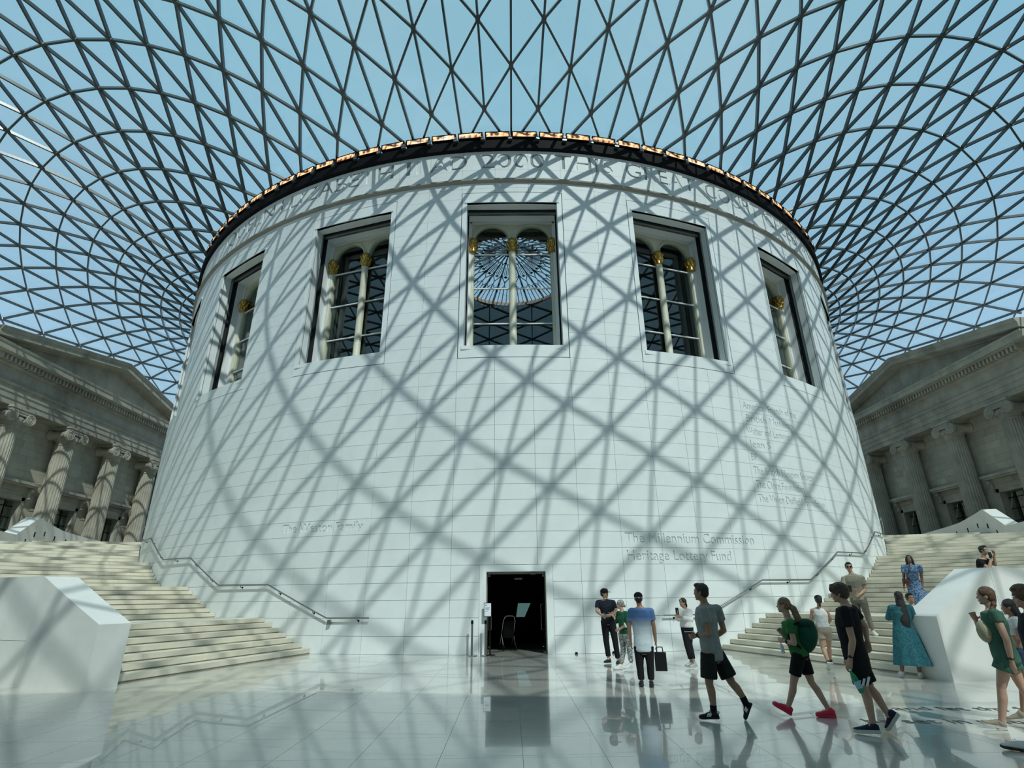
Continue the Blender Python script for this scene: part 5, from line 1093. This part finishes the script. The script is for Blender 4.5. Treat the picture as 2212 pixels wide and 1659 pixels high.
def person(key, label, sk, o):
    base, az, J0 = PEOPLE[key]; rx = Rn = random.Random(key)
    J = {k: V(v) for k, v in J0.items()}
    root = empty('person', base, -az, category='person', label=label)
    s = o.get('s', J['head'].z/1.62); sw = s*o.get('girth', 1.0)
    skin = SKIN[sk]; F = dirv(o['face']); T = dirv(o['torso'])
    hipc = (J['hA']+J['hB'])/2; shc = (J['sA']+J['sB'])/2; neck = J['neck']
    hl = (J['hB']-J['hA']); sl_ = (J['sB']-J['sA'])
    Ls = T.cross(V((0, 0, 1))).normalized()      # the figure's right-hand side
    spine = neck-hipc; sd_ = spine.normalized()
    Lt = (Ls-sd_*Ls.dot(sd_)).normalized(); Tf = sd_.cross(Lt)*-1
    if Tf.dot(T) < 0: Tf = -Tf
    fem = o.get('fem', False)
    TP = ([(-.16, .125, .09), (-.06, .172, .115), (.10, .168, .115), (.32, .128, .092), (.50, .135, .102), (.68, .160, .122), (.84, .160, .100), (.94, .115, .075), (1.0, .055, .058)] if fem else
          [(-.16, .120, .09), (-.06, .160, .110), (.10, .158, .112), (.32, .148, .105), (.50, .158, .112), (.68, .182, .122), (.84, .185, .105), (.94, .130, .078), (1.0, .058, .060)])
    wsh = max(0.155*s, min(0.2*s, sl_.length*0.5))
    def ring_at(f, add=0.0, k=1.0):
        fc = max(f, -.16)
        for (a, wa, da), (b, wb, db) in zip(TP, TP[1:]):
            if a <= fc <= b or b == 1.0:
                u = min(1, (fc-a)/(b-a)); w_, d_ = wa+(wb-wa)*u, da+(db-da)*u; break
        bulge = Tf*(0.02*sin(PI*max(0, min(1, f)))) if not fem else Tf*(0.015*sin(PI*max(0, min(1, f))))
        return (hipc+spine*f+bulge, Lt*(w_*sw*k+add), Tf*(d_*sw*k+add))
    q = MB()
    tubeloft(q, [ring_at(f) for f, _, _ in TP], 18)
    for k in 'AB':
        S_, E_, W_ = J['s'+k], J['e'+k], J['w'+k]
        capsule(q, hipc+spine*0.86, S_, 0.062*sw, 0.058*sw); capsule(q, S_, E_, 0.053*sw, 0.040*sw); capsule(q, E_, E_.lerp(W_, 0.35), 0.040*sw, 0.041*sw); capsule(q, E_.lerp(W_, 0.35), W_, 0.041*sw, 0.027*sw)
        H_, K_, A_ = J['h'+k], J['k'+k], J['a'+k]
        capsule(q, H_, H_.lerp(K_, 0.35), 0.088*sw, 0.083*sw); capsule(q, H_.lerp(K_, 0.35), K_, 0.083*sw, 0.053*sw)
        kb = K_.lerp(A_, 0.30); bk = -(T) if abs((K_-A_).normalized().z) > 0.3 else V((0, 0, 1))
        capsule(q, K_, kb+bk*0.012, 0.051*sw, 0.056*sw); capsule(q, kb+bk*0.012, A_, 0.056*sw, 0.036*sw)
        capsule(q, A_, V(J['heel'+k]).lerp(V(J['toe'+k]), 0.30)+(A_-V(J['heel'+k]))*0.45, 0.036*sw, 0.034*sw); 
        hd = (W_-E_).normalized(); hd = o.get('hdir'+k, hd); hn = o.get('hnrm'+k) or (Ls*(1 if (S_-shc).dot(Ls) > 0 else -1)+V((0, 0, 0.1)))
        hand(q, W_, hd, hn, s, o.get('hside'+k, 1 if (S_-shc).dot(Ls) < 0 else -1), o.get('curl'+k, 0.6))
    if fem and o.get('bust', True):
        for sg in (-1, 1): q.ell(hipc+spine*0.66+Lt*(0.07*s*sg)+Tf*0.085*s, (0.062*s, 0.062*s, 0.062*s), None, 12, 8)
    # head
    hc = J['head']; hs = s*o.get('hs', 1.0); nod = o.get('nod', 0.0)
    Fh = (F+V((0, 0, nod))).normalized(); Lh = Fh.cross(V((0, 0, 1))).normalized(); Uh = Lh.cross(Fh)
    ax = (Lh, Fh, Uh)
    def hp(x, y, z): return hc+(Lh*x+Fh*y+Uh*z)*hs
    capsule(q, neck-spine.normalized()*0.03, hp(0, -0.02, -0.06), 0.054*sw, 0.053*sw)
    q.ell(hp(0, -0.012, 0.028), (0.074*hs, 0.094*hs, 0.088*hs), ax, 18, 12); q.ell(hp(0, 0.016, -0.045), (0.058*hs, 0.070*hs, 0.072*hs), ax, 16, 10)
    q.ell(hp(0, 0.062, -0.094), (0.026*hs, 0.022*hs, 0.018*hs), ax, 10, 8)
    q.loft([[hp(-0.008, 0.078, 0.010), hp(0.008, 0.078, 0.010), hp(0, 0.088, 0.010)], [hp(-0.015, 0.080, -0.032), hp(0.015, 0.080, -0.032), hp(0, 0.110, -0.026)], [hp(-0.010, 0.076, -0.042), hp(0.010, 0.076, -0.042), hp(0, 0.090, -0.040)]])
    for sg in (-1, 1):
        q.ell(hp(0.076*sg, -0.008, -0.012), (0.010*hs, 0.018*hs, 0.030*hs), ax, 8, 6); q.ell(hp(0.032*sg, 0.070, 0.020), (0.026*hs, 0.014*hs, 0.010*hs), ax, 8, 6); q.ell(hp(0.040*sg, 0.058, -0.028), (0.022*hs, 0.018*hs, 0.020*hs), ax, 8, 6)
    body = remesh('body', q, skin, 0.0092, 1, root)
    for sg in (-1, 1):
        e = MB(); e.ell(hp(0.030*sg, 0.078, 0.002), (0.0135*hs, 0.008*hs, 0.0085*hs), ax, 10, 6); e.cur = 1; e.ell(hp(0.030*sg, 0.083, 0.002), (0.0065*hs, 0.005*hs, 0.0065*hs), ax, 8, 6); e.build('eye', [M_eyew, M_eye], root, 60)
    e = MB(); e.ell(hp(0, 0.084, -0.064), (0.021*hs, 0.008*hs, 0.007*hs), ax, 10, 6); e.build('lips', M_lip, root, 60)
    hm = HAIR[o.get('hair', 'dark')]
    e = MB()
    for sg in (-1, 1): e.tube([hp(0.014*sg, 0.087, 0.024), hp(0.032*sg, 0.084, 0.031), hp(0.048*sg, 0.073, 0.025)], 0.004*hs, 5)
    e.build('eyebrows', hm, root)
    # hair
    st = o.get('hstyle', 'short'); q = MB()
    def cap_(th, back=0.0): 
        q.ell(hp(0, -0.026, 0.038), ((0.078+th)*hs, (0.090+th)*hs, (0.082+th)*hs), ax, 18, 12)
        q.ell(hp(0, -0.050, -0.005), ((0.070+th*0.8)*hs, (0.062+th)*hs, (0.075+th*0.5)*hs), ax, 16, 10)
    if st == 'short':
        cap_(0.007); q.ell(hp(0, 0.03, 0.095), (0.062*hs, 0.060*hs, 0.034*hs), ax, 12, 8)
        for sg in (-1, 1): q.ell(hp(0.072*sg, 0.012, 0.010), (0.010*hs, 0.016*hs, 0.036*hs), ax, 8, 6)
    elif st == 'mop':
        cap_(0.020)
        for i in range(14):
            a = 2*PI*i/14; q.ell(hp(0.070*cos(a), 0.062*sin(a)-0.005, 0.070+0.018*Rn.random()), (0.035*hs, 0.035*hs, 0.04*hs), ax, 8, 6)
        for x in (-0.04, -0.01, 0.025, 0.05): q.ell(hp(x, 0.078, 0.052), (0.024*hs, 0.022*hs, 0.034*hs), ax, 8, 6)
    elif st == 'curly':
        cap_(0.022)
        for i in range(70):
            a, b = Rn.uniform(0, 2*PI), Rn.uniform(-0.25, 1.45); x, y, z = cos(a)*cos(b), sin(a)*cos(b), sin(b)
            if y > 0.45 and z < 0.45: continue
            q.ell(hp(x*0.098, y*0.108-0.015, 0.035+z*0.105), (0.024*hs,)*3, ax, 7, 5)
    else:
        cap_(0.010)
        for sg in (-1, 1): q.ell(hp(0.060*sg, 0.020, 0.050), (0.022*hs, 0.046*hs, 0.046*hs), ax, 10, 8)
    if st in ('long', 'longback'):
        L = o.get('hlen', 0.42)
        bk = -Fh; sec = []
        for f, w_, d_, y in ((0, 0.078, 0.07, -0.035), (0.25, 0.092, 0.062, -0.06), (0.5, 0.105, 0.05, -0.085), (0.8, 0.100, 0.042, -0.105), (1.0, 0.075, 0.025, -0.11)):
            sec.append((hp(0, 0, 0)+Fh*y*hs+V((0, 0, 0.03-L*f)), Lh*w_*hs, Fh*d_*hs))
        tubeloft(q, sec, 16)
        if o.get('front'):
            for sg in (-1, 1):
                q.tube([hp(0.075*sg, 0.03, 0.04), hp(0.088*sg, 0.035, -0.05), hp(0.095*sg, 0.04, -0.16), hp(0.09*sg, 0.06, -0.27)], [0.022*hs, 0.026*hs, 0.026*hs, 0.012*hs], 8)
    if st in ('pony', 'braid', 'lowpony'):
        pth = [hp(*p) for p in o['tail']]; n = len(pth); r0 = o.get('tailr', 0.034)
        if st == 'braid':
            m_ = 9
            for i in range(m_):
                u = i/(m_-1)*(n-1); k = min(n-2, int(u)); c = pth[k].lerp(pth[k+1], u-k)
                q.ell(c+Lh*(0.010 if i % 2 else -0.010), (r0*(1.15-0.4*i/m_),)*2+(r0*1.15,), None, 8, 6)
        else: q.tube(pth, [r0*(0.7 if i == 0 else 1.0 if i < n-1 else 0.35) for i in range(n)], 10)
    if st != 'bald': remesh('hair', q, hm, 0.011, 1, root, noise=0.004, nscale=55)
    if o.get('cap'):
        q = MB(); cm = o['cap']
        q.ell(hp(0, -0.012, 0.055), (0.090*hs, 0.108*hs, 0.078*hs), ax, 18, 12); cp = q.build('cap', cm, root, 60)
        bd = 1 if not o.get('capback') else -1
        q = MB(); a0 = [hp(-0.07, 0.07*bd, 0.045), hp(0.07, 0.07*bd, 0.045), hp(0.055, 0.165*bd, 0.030), hp(0, 0.185*bd, 0.034), hp(-0.055, 0.165*bd, 0.030)]
        q.loft([a0, [p+Uh*0.008 for p in a0]]); q.build('peak', cm, cp)
        if o.get('capback') or o.get('strap'):
            q = MB(); q.tube([hp(-0.06, -0.085, 0.020), hp(0, -0.122, 0.018), hp(0.06, -0.085, 0.020)], 0.008*hs, 6); q.build('strap', M_white, cp)
    # top
    if 'top' in o:
        tm, hem, slv = o['top'][:3]; loose = o.get('loose', 0.020)
        fs = sorted(set([hem]+[f for f in (-.06, .1, .32, .5, .68, .84, .92) if f > hem])); q = MB(); secs = []
        for f in fs:
            c, A_, B_ = ring_at(f); kk = 1.0
            base_w = ring_at(min(f, .68) if f < 0.5 else f)
            lo = loose*(1.0 if f < 0.7 else 0.75); 
            if not o.get('fitted'):
                w_ = max(A_.length, 0.145*sw); d_ = max(B_.length, 0.105*sw)
            else: w_, d_ = A_.length, B_.length
            secs.append((c, Lt*(w_+lo), Tf*(d_+lo)))
        c, A_, B_ = ring_at(.96); secs.append((c, Lt*(A_.length*0.8+0.008), Tf*(B_.length*0.8+0.010)))
        tubeloft(q, secs, 20)
        if fem and o.get('bust', True):
            for sg in (-1, 1): q.ell(hipc+spine*0.66+Lt*(0.07*s*sg)+Tf*(0.085*s), (0.072*s, 0.074*s, 0.076*s), None, 12, 8)
        for k in 'AB':
            S_, E_, W_ = J['s'+k], J['e'+k], J['w'+k]
            if slv <= 0:
                if o.get('straps', True): capsule(q, hipc+spine*0.80+Lt*(0.08 if (S_-shc).dot(Lt) > 0 else -0.08), (hipc+spine*0.97).lerp(S_, 0.45), 0.03, 0.026)
                continue
            capsule(q, hipc+spine*0.86, S_, 0.070*sw+0.008, 0.066*sw+0.004)
            if slv <= 1: frustum(q, S_-(E_-S_).normalized()*0.02, S_.lerp(E_, slv), 0.066*sw+0.006, 0.058*sw+o.get('slw', 0.014))
            else:
                frustum(q, S_-(E_-S_).normalized()*0.02, E_, 0.066*sw+0.006, 0.05*sw+0.012); q.ell(E_, (0.05*sw+0.012,)*3, None, 12, 8); frustum(q, E_, E_.lerp(W_, slv-1), 0.05*sw+0.012, 0.04*sw+0.006)
        tp = remesh(o.get('topname', 'shirt'), q, tm, 0.0125, 2, root, noise=0.0035, nscale=13)
        if o.get('collar'):
            q = MB(); c, A_, B_ = ring_at(.97); ring_ = [c+Lt*(0.075*cos(t))+Tf*(0.070*sin(t)) for t in [2*PI*i/14 for i in range(14)]]
            q.tube(ring_+ring_[:1], 0.014, 6, False); q.build('collar', tm, tp, 60)
    if 'skirt' in o:      # loose skirt of a dress, from the waist to a hem height
        m_, zt, zb, wt, wb, sway = o['skirt']; q = MB(); secs = []
        for i in range(9):
            u = i/8; c = hipc+spine*zt; z = c.z+(zb-c.z)*u
            cc = V((c.x+(hipc.x+sway[0]-c.x)*u**1.2, c.y+(hipc.y+sway[1]-c.y)*u**1.2, z)); wv = wt+(wb-wt)*u**0.8
            secs.append((cc, Ls*wv, T*(wv*0.72)))
        n = 40; rings = []
        for i, (c, A_, B_) in enumerate(secs):
            u = i/8; rings.append([c+(A_*cos(2*PI*j/n)+B_*sin(2*PI*j/n))*(1+0.055*u*sin(9*2*PI*j/n+2*u)+0.03*u*sin(4*2*PI*j/n)) for j in range(n)])
        q.loft(rings); q.build('skirt', m_, root, 60)
    if 'bottom' in o:
        m_, ends, ra, rb, nm_ = o['bottom']; q = MB()
        secs = []
        for f in (-.14, -.06, .08, o.get('waist', .16)):
            c, A_, B_ = ring_at(f); secs.append((c, A_.normalized()*(A_.length+0.014), B_.normalized()*(B_.length+0.014)))
        tubeloft(q, secs, 18)
        for k in 'AB':
            H_, K_, A_ = J['h'+k], J['k'+k], J['a'+k]; e = ends if not isinstance(ends, tuple) else ends['AB'.index(k)]
            frustum(q, H_+(H_-K_).normalized()*0.02, H_.lerp(K_, min(1, e)), 0.100*sw+0.006, (ra if e >= 1 else rb)*sw, 16)
            if e > 1: q.ell(K_, (ra*sw,)*3, None, 12, 8); frustum(q, K_, K_.lerp(A_, e-1), ra*sw, rb*sw, 16)
        remesh(nm_, q, m_, 0.0125, 2, root, noise=0.003, nscale=12)
    for k in 'AB':
        if 'shoe' in o: shoe(root, J, k, o['shoe'])
    if o.get('watch'):
        k = o['watch']; d = (J['w'+k]-J['e'+k]).normalized(); c = J['w'+k]-d*0.035; x = d.orthogonal().normalized(); y = d.cross(x)
        q = MB(); q.tube([c+(x*cos(2*PI*i/12)+y*sin(2*PI*i/12))*0.033*s for i in range(13)], 0.008, 6, False); q.ell(c+Ls*(0.034*s if (J['s'+k]-shc).dot(Ls) > 0 else -0.034*s), (0.018, 0.018, 0.018), None, 8, 6); q.build('wristwatch', M_rubk, root, 60)
    root['_s'] = s; del root['_s']
    M_ = M.Translation(V(base)) @ M.Rotation(-az, 4, 'Z')
    return root, J, dict(ring=ring_at, hp=hp, Ls=Ls, T=T, F=Fh, Lt=Lt, Tf=Tf, spine=spine, hipc=hipc, s=s, W=lambda p: M_ @ V(p), az=az)
def held(name, at, ctx, label, cat, parts):
    """a thing of its own carried by a person: at = local point of the person"""
    o = empty(name, ctx['W'](at), -ctx['az'], category=cat, label=label)
    for nm_, q, m_, sm in parts: q.build(nm_, m_, o, sm)
    return o
c_ = cloth
kb = c_('black cotton', (0.012, 0.012, 0.014)); navy = c_('navy knit', (0.015, 0.018, 0.03)); grey = c_('grey marl', (0.30, 0.32, 0.30)); whitec = c_('white cotton', (0.74, 0.75, 0.74))
gre = c_('green jersey', (0.02, 0.10, 0.05)); grn = c_('bright green tee', (0.04, 0.17, 0.05)); tealp = c_('teal print', (0.02, 0.10, 0.13), col2=(0.05, 0.19, 0.22), scale=30); bei = c_('beige polo', (0.36, 0.33, 0.25)); tau = c_('taupe trousers', (0.19, 0.17, 0.14))
flo = c_('white floral trousers', (0.62, 0.64, 0.62), col2=(0.08, 0.10, 0.11), scale=26); blu = c_('blue printed dress', (0.26, 0.40, 0.58), col2=(0.02, 0.05, 0.13), scale=24); sage = c_('sage romper', (0.06, 0.14, 0.10)); den = c_('denim', (0.05, 0.09, 0.17)); lin = c_('linen shorts', (0.40, 0.34, 0.26))
pink = mat('pink knit shoe', (0.75, 0.03, 0.08), 0.6); wsh = mat('white trainer', (0.72, 0.73, 0.72), 0.5); bsh = mat('black suede', (0.012, 0.012, 0.012), 0.8); nsh = mat('navy trainer', (0.01, 0.015, 0.05), 0.7); csh = mat('cream slip-on', (0.35, 0.31, 0.23), 0.8)
omb = c_('ombre tee', (0.60, 0.66, 0.70)); t_ = omb.node_tree; b_ = t_.nodes['Principled BSDF']
oc_ = t_.nodes.new('ShaderNodeTexCoord'); sp_ = t_.nodes.new('ShaderNodeSeparateXYZ'); mr_ = t_.nodes.new('ShaderNodeMapRange'); mx_ = t_.nodes.new('ShaderNodeMix'); mx_.data_type = 'RGBA'
t_.links.new(oc_.outputs['Object'], sp_.inputs[0]); t_.links.new(sp_.outputs['Z'], mr_.inputs[0]); mr_.inputs[1].default_value = 1.02; mr_.inputs[2].default_value = 1.22; t_.links.new(mr_.outputs[0], mx_.inputs[0])
mx_.inputs[6].default_value = (0.58, 0.65, 0.70, 1); mx_.inputs[7].default_value = (0.09, 0.18, 0.38, 1); t_.links.new(mx_.outputs[2], b_.inputs['Base Color'])
PANT = lambda m: (m, 1.88, 0.075, 0.062, 'trousers')
SHORT = lambda m, e=0.9, r=0.105: (m, e, r, r, 'shorts')
def bx(c, a, b, d):
    q = MB(); q.box(c[0]-a, c[0]+a, c[1]-b, c[1]+b, c[2]-d, c[2]+d); return q
def bag(c, r, n=12):
    q = MB(); q.ell(c, r, None, 16, 10); return q
R1 = person('grey', 'man in grey t-shirt and dark shorts walking left in striped black shoes', 'tan', dict(face=165, torso=150, hair='dark', top=(grey, -.12, .55), bottom=SHORT(c_('dark shorts', (0.02, 0.022, 0.02)), .82, .115), shoe=dict(mat=bsh, stripes=True, sock=.16, sockm=kb, sole=M_rubk), watch='A', curlA=1.1))
R2 = person('boy', 'boy in black t-shirt and black shorts walking left with a green bottle', 'fair', dict(face=180, torso=168, nod=-.1, hair='brown', hstyle='mop', top=(kb, -.16, .55), bottom=SHORT(kb, .80, .11), shoe=dict(mat=nsh, sole_h=.04), watch='A', curlA=1.2, loose=.03))
R3 = person('girl', 'girl in green t-shirt, black shorts and pink shoes with a ponytail', 'fair', dict(face=180, torso=175, fem=True, hair='blond', hstyle='pony', tail=[(0, -.09, .0), (0, -.15, -.05), (0.01, -.17, -.14), (0, -.20, -.24), (0, -.22, -.32)], tailr=.05, top=(grn, -.05, .5), bottom=SHORT(kb, .72, .09), shoe=dict(mat=pink, sole=pink, sole_h=.035, lace=pink), watch='A'))
R4 = person('tank', 'woman in white vest and beige shorts seen from behind climbing the stairs', 'olive', dict(face=95, torso=92, fem=True, hair='black', hstyle='lowpony', tail=[(0, -.08, -.02), (0, -.11, -.1), (0, -.11, -.18)], tailr=.025, cap=kb, top=(whitec, .12, 0), fitted=True, loose=.012, bottom=SHORT(lin, .48, .11), shoe=dict(mat=bsh)))
R5 = person('ombre', 'man in blue to white ombre t-shirt and black cap seen from behind', 'tan', dict(face=95, torso=90, hair='black', cap=kb, strap=True, top=(omb, -.10, .55), loose=.03, bottom=PANT(kb), shoe=dict(mat=bsh, sole=M_rubk)))
R6 = person('staff', 'man in black cap and dark polo holding white papers by the drum wall', 'olive', dict(face=330, torso=290, hair='black', cap=kb, top=(navy, -.05, .6), collar=True, bottom=PANT(kb), shoe=dict(mat=bsh, sole=M_rubk)))
R7 = person('older', 'grey-haired woman in green top and patterned trousers facing the capped man', 'fair', dict(face=180, torso=190, fem=True, hair='grey', hstyle='lowpony', tail=[(0, -.09, .0), (0, -.13, -.03), (0, -.14, -.08)], tailr=.035, top=(gre, -.02, 1.5), bottom=PANT(flo), shoe=dict(mat=wsh)))
R8 = person('hoodie', 'woman in white hooded top and black leggings looking at a phone', 'olive', dict(face=225, torso=235, fem=True, hair='black', hstyle='lowpony', tail=[(0, -.09, .0), (0, -.13, -.05), (0, -.14, -.14)], tailr=.03, top=(whitec, .05, 1.9), loose=.03, bottom=PANT(kb), shoe=dict(mat=wsh)))
R9 = person('beige', 'man in beige polo and dark glasses standing on the stair steps', 'olive', dict(face=275, torso=270, hair='black', top=(bei, -.08, .6), collar=True, bottom=PANT(tau), shoe=dict(mat=wsh)))
R10 = person('blue', 'woman in long blue printed dress standing on the stair landing', 'deep', dict(face=270, torso=268, fem=True, hair='black', hstyle='long', hlen=.4, front=True, top=(blu, .2, .5), skirt=(blu, .34, .22, .15, .27, (.06, 0)), shoe=dict(mat=csh)))
R11 = person('teal', 'woman with very long black hair in teal dress at the foot of the stairs', 'deep', dict(face=90, torso=90, fem=True, hair='black', hstyle='longback', hlen=.62, top=(tealp, .2, 1.3), loose=.035, skirt=(tealp, .34, .24, .16, .36, (.06, 0)), shoe=dict(mat=wsh)))
R12 = person('white', 'smiling woman in white top leaning by the parapet end', 'olive', dict(face=300, torso=290, fem=True, hair='black', hstyle='short', top=(whitec, -.05, .5), bottom=PANT(whitec), shoe=dict(mat=wsh)))
R13 = person('climber', 'man in black t-shirt raising a phone behind the right parapet', 'olive', dict(face=330, torso=325, hair='black', top=(kb, -.1, .55), bottom=PANT(kb), shoe=dict(mat=bsh)))
R14 = person('romper', 'woman in sage green romper with a side plait walking left', 'fair', dict(face=180, torso=172, fem=True, hair='auburn', hstyle='braid', tail=[(0.02, -.08, -.05), (-.05, -.06, -.13), (-.08, 0.0, -.22), (-.08, .03, -.34)], tailr=.032, top=(sage, -.1, .35), loose=.03, bottom=SHORT(sage, .42, .125), shoe=dict(mat=csh), watch='A'))
R15 = person('frill', 'dark-haired woman in white frilled crop top and denim shorts', 'tan', dict(face=182, torso=178, fem=True, hair='black', hstyle='long', hlen=.26, top=(whitec, .5, .45), loose=.025, bottom=SHORT(den, .4, .11), shoe=dict(mat=csh)))
R16 = person('curly', 'curly-haired person at the right edge of the photo', 'fair', dict(face=190, torso=180, hair='auburn', hstyle='curly', top=(navy, -.2, .55), bottom=SHORT(kb, .85), shoe=dict(mat=wsh, sole=M_rubk)))
# dark glasses, lettered marks and carried things
q = MB(); hp = R9[2]['hp']
for sg in (-1, 1): q.ell(hp(.032*sg, .090, .002), (.026, .012, .019), (R9[2]['Ls'], R9[2]['F'], V((0, 0, 1))), 10, 6)
q.build('sunglasses', M_black, R9[0], 60)
j = R2[1]; q = MB(); k0 = j['hA'].lerp(j['kA'], .72)+V((0, -.108, 0))
for i in range(3):
    x = -.045+.045*i; h = .03+.022*i; q.hexa([k0+V((x+dx+(z*.4), y, z)) for z in (-.03, h) for dx, y in ((0, -.012), (.028, -.012), (.028, .006), (0, .006))])
q.build('shorts_logo', M_white, R2[0])
gb = mat('green bottle plastic', (0.03, 0.30, 0.14), 0.15, spec=.7)
def bottle(at, ctx, label, m, capm, L, r, lean, band=None):
    d = V(lean).normalized(); x = d.orthogonal().normalized(); y = d.cross(x)
    rg = lambda z, rr: [d*z+(x*cos(2*PI*i/16)+y*sin(2*PI*i/16))*rr for i in range(16)]
    a = MB(); a.loft([rg(z*L, rr*r) for z, rr in ((.06, .4), (.12, .42), (.3, .95), (.4, 1), (.95, 1), (1, .85))])
    b = MB(); b.loft([rg(z*L, rr*r) for z, rr in ((0, .45), (.07, .45))]); ps = [('shell', a, m, 40), ('screw_cap', b, capm, 40)]
    if band: e = MB(); e.loft([rg(.52*L, r*1.03), rg(.82*L, r*1.03)]); ps.append(('paper_band', e, band, 40))
    return held('bottle', at, ctx, label, 'bottle', ps)
bottle(j['wA']+V((-.03, -.02, -.11)), R2[2], 'green plastic bottle with pale blue band in the hand of the black-clad boy', gb, M_white, .27, .036, (.35, 0, -1), mat('bottle band', (.35, .62, .72), .4))
bottle(R15[1]['wA']+V((-.03, -.06, -.2)), R15[2], 'mint drinking bottle with purple lid carried at the right edge', mat('mint enamel', (.33, .55, .47), .35), mat('purple lid', (.06, .02, .11), .4), .27, .036, (.1, 0, -1))
bottle(R3[1]['wA']+V((-.06, -.03, -.02)), R3[2], 'small white bottle in the hands of the girl with pink shoes', M_white, M_white, .14, .025, (.1, 0, -1))
bp = R3[2]; c = R3[1]['sA'].lerp(R3[1]['hA'], .42)+V((.17, .13, 0)); o = MB(); o.ell((0, 0, 0), (.15, .16, .24), (V((.94, 0, -.3)), V((0, 1, 0)), V((.3, 0, .94))), 18, 12)
o2 = MB(); o2.ell((.02, 0, .17), (.12, .15, .07), None, 14, 8); o3 = MB()
for yy in (-.26, .02): o3.tube([(-.06, yy+.06, .2), (-.2, yy+.1, .14), (-.24, yy+.1, 0), (-.1, yy+.1, -.15)], .016, 6)
held('backpack', c, bp, 'dark green backpack on the back of the girl in green', 'backpack', [('bag_body', o, c_('green nylon', (.012, .085, .05)), 60), ('top_flap', o2, c_('green flap', (.012, .07, .04)), 60), ('shoulder_strap', o3, kb, 60)])
w = R5[1]['wB']; a = bx((0, 0, -.25), .11, .05, .16); b = MB(); b.tube([(-.06, 0, -.1), (-.05, 0, 0), (.05, 0, 0), (.06, 0, -.1)], .012, 6)
held('holdall', w+V((.06, 0, -.10)), R5[2], 'black bag hanging from the hand of the man in the ombre shirt', 'bag', [('bag_body', a, kb, None), ('handle', b, kb, 60)])
for ct, k, lab, dz in ((R8, 'wA', 'dark phone held up by the woman in the white hooded top', .09), (R13, 'wA', 'phone raised by the man behind the parapet', .08), (R9, 'wA', 'phone in the hand of the man in the beige polo', .03)):
    held('phone', ct[1][k]+V((0, -.05, dz)), ct[2], lab, 'phone', [('phone_body', bx((0, 0, 0), .037, .005, .075), M_black, None), ('phone_screen', bx((0, -.006, 0), .033, .001, .068), M_dark, None)])
held('papers', R6[1]['wA'].lerp(R6[1]['wB'], .5)+V((0, -.08, 0)), R6[2], 'white papers held by the man in the black cap', 'papers', [('sheet', bx((0, 0, 0), .13, .09, .004), M_white, None)])
held('leaflet', R1[1]['wA']+V((-.09, 0, .05)), R1[2], 'white leaflet in the hand of the man in grey', 'leaflet', [('sheet', bx((0, 0, 0), .07, .05, .004), M_white, None)])
st = MB(); st.tube([(.1, .02, .42), (.02, -.14, .2), (-.1, -.13, -.02)], .012, 6)
held('shoulder_bag', R4[1]['hA']+V((-.1, 0, .02)), R4[2], 'taupe crossbody bag on the woman in the white vest', 'bag', [('bag_body', bag((0, -.05, 0), (.09, .05, .13)), tau, 60), ('strap', st, tau, 60)])
st = MB(); st.tube([(.2, .1, .5), (.12, -.12, .3), (.04, -.14, .05)], .008, 6)
held('camera_bag', R10[1]['hA']+V((-.05, -.17, .1)), R10[2], 'small dark chequered bag on the woman in the blue dress', 'bag', [('bag_body', bx((0, 0, 0), .10, .04, .07), c_('chequer', (.25, .12, .08), col2=(.02, .015, .015), scale=30), None), ('strap', st, kb, 60)])
held('sling_bag', R14[1]['neck']+V((-.13, -.08, -.28)), R14[2], 'cream sling bag on the chest of the woman in the sage romper', 'bag', [('bag_body', bag((0, 0, 0), (.09, .10, .14)), c_('cream canvas', (.42, .38, .26)), 60)])
q = MB(); e = R7[1]['sB']+V((-.06, -.13, -.24))
for dx, dz, r in ((0, 0, .03), (.015, -.035, .025), (-.01, .03, .02)): q.ell(e+V((dx, 0, dz)), (r, .012, r), None, 8, 6)
q.build('white_emblem', M_white, R7[0], 60)

bpy.data.scenes.remove(TMP)
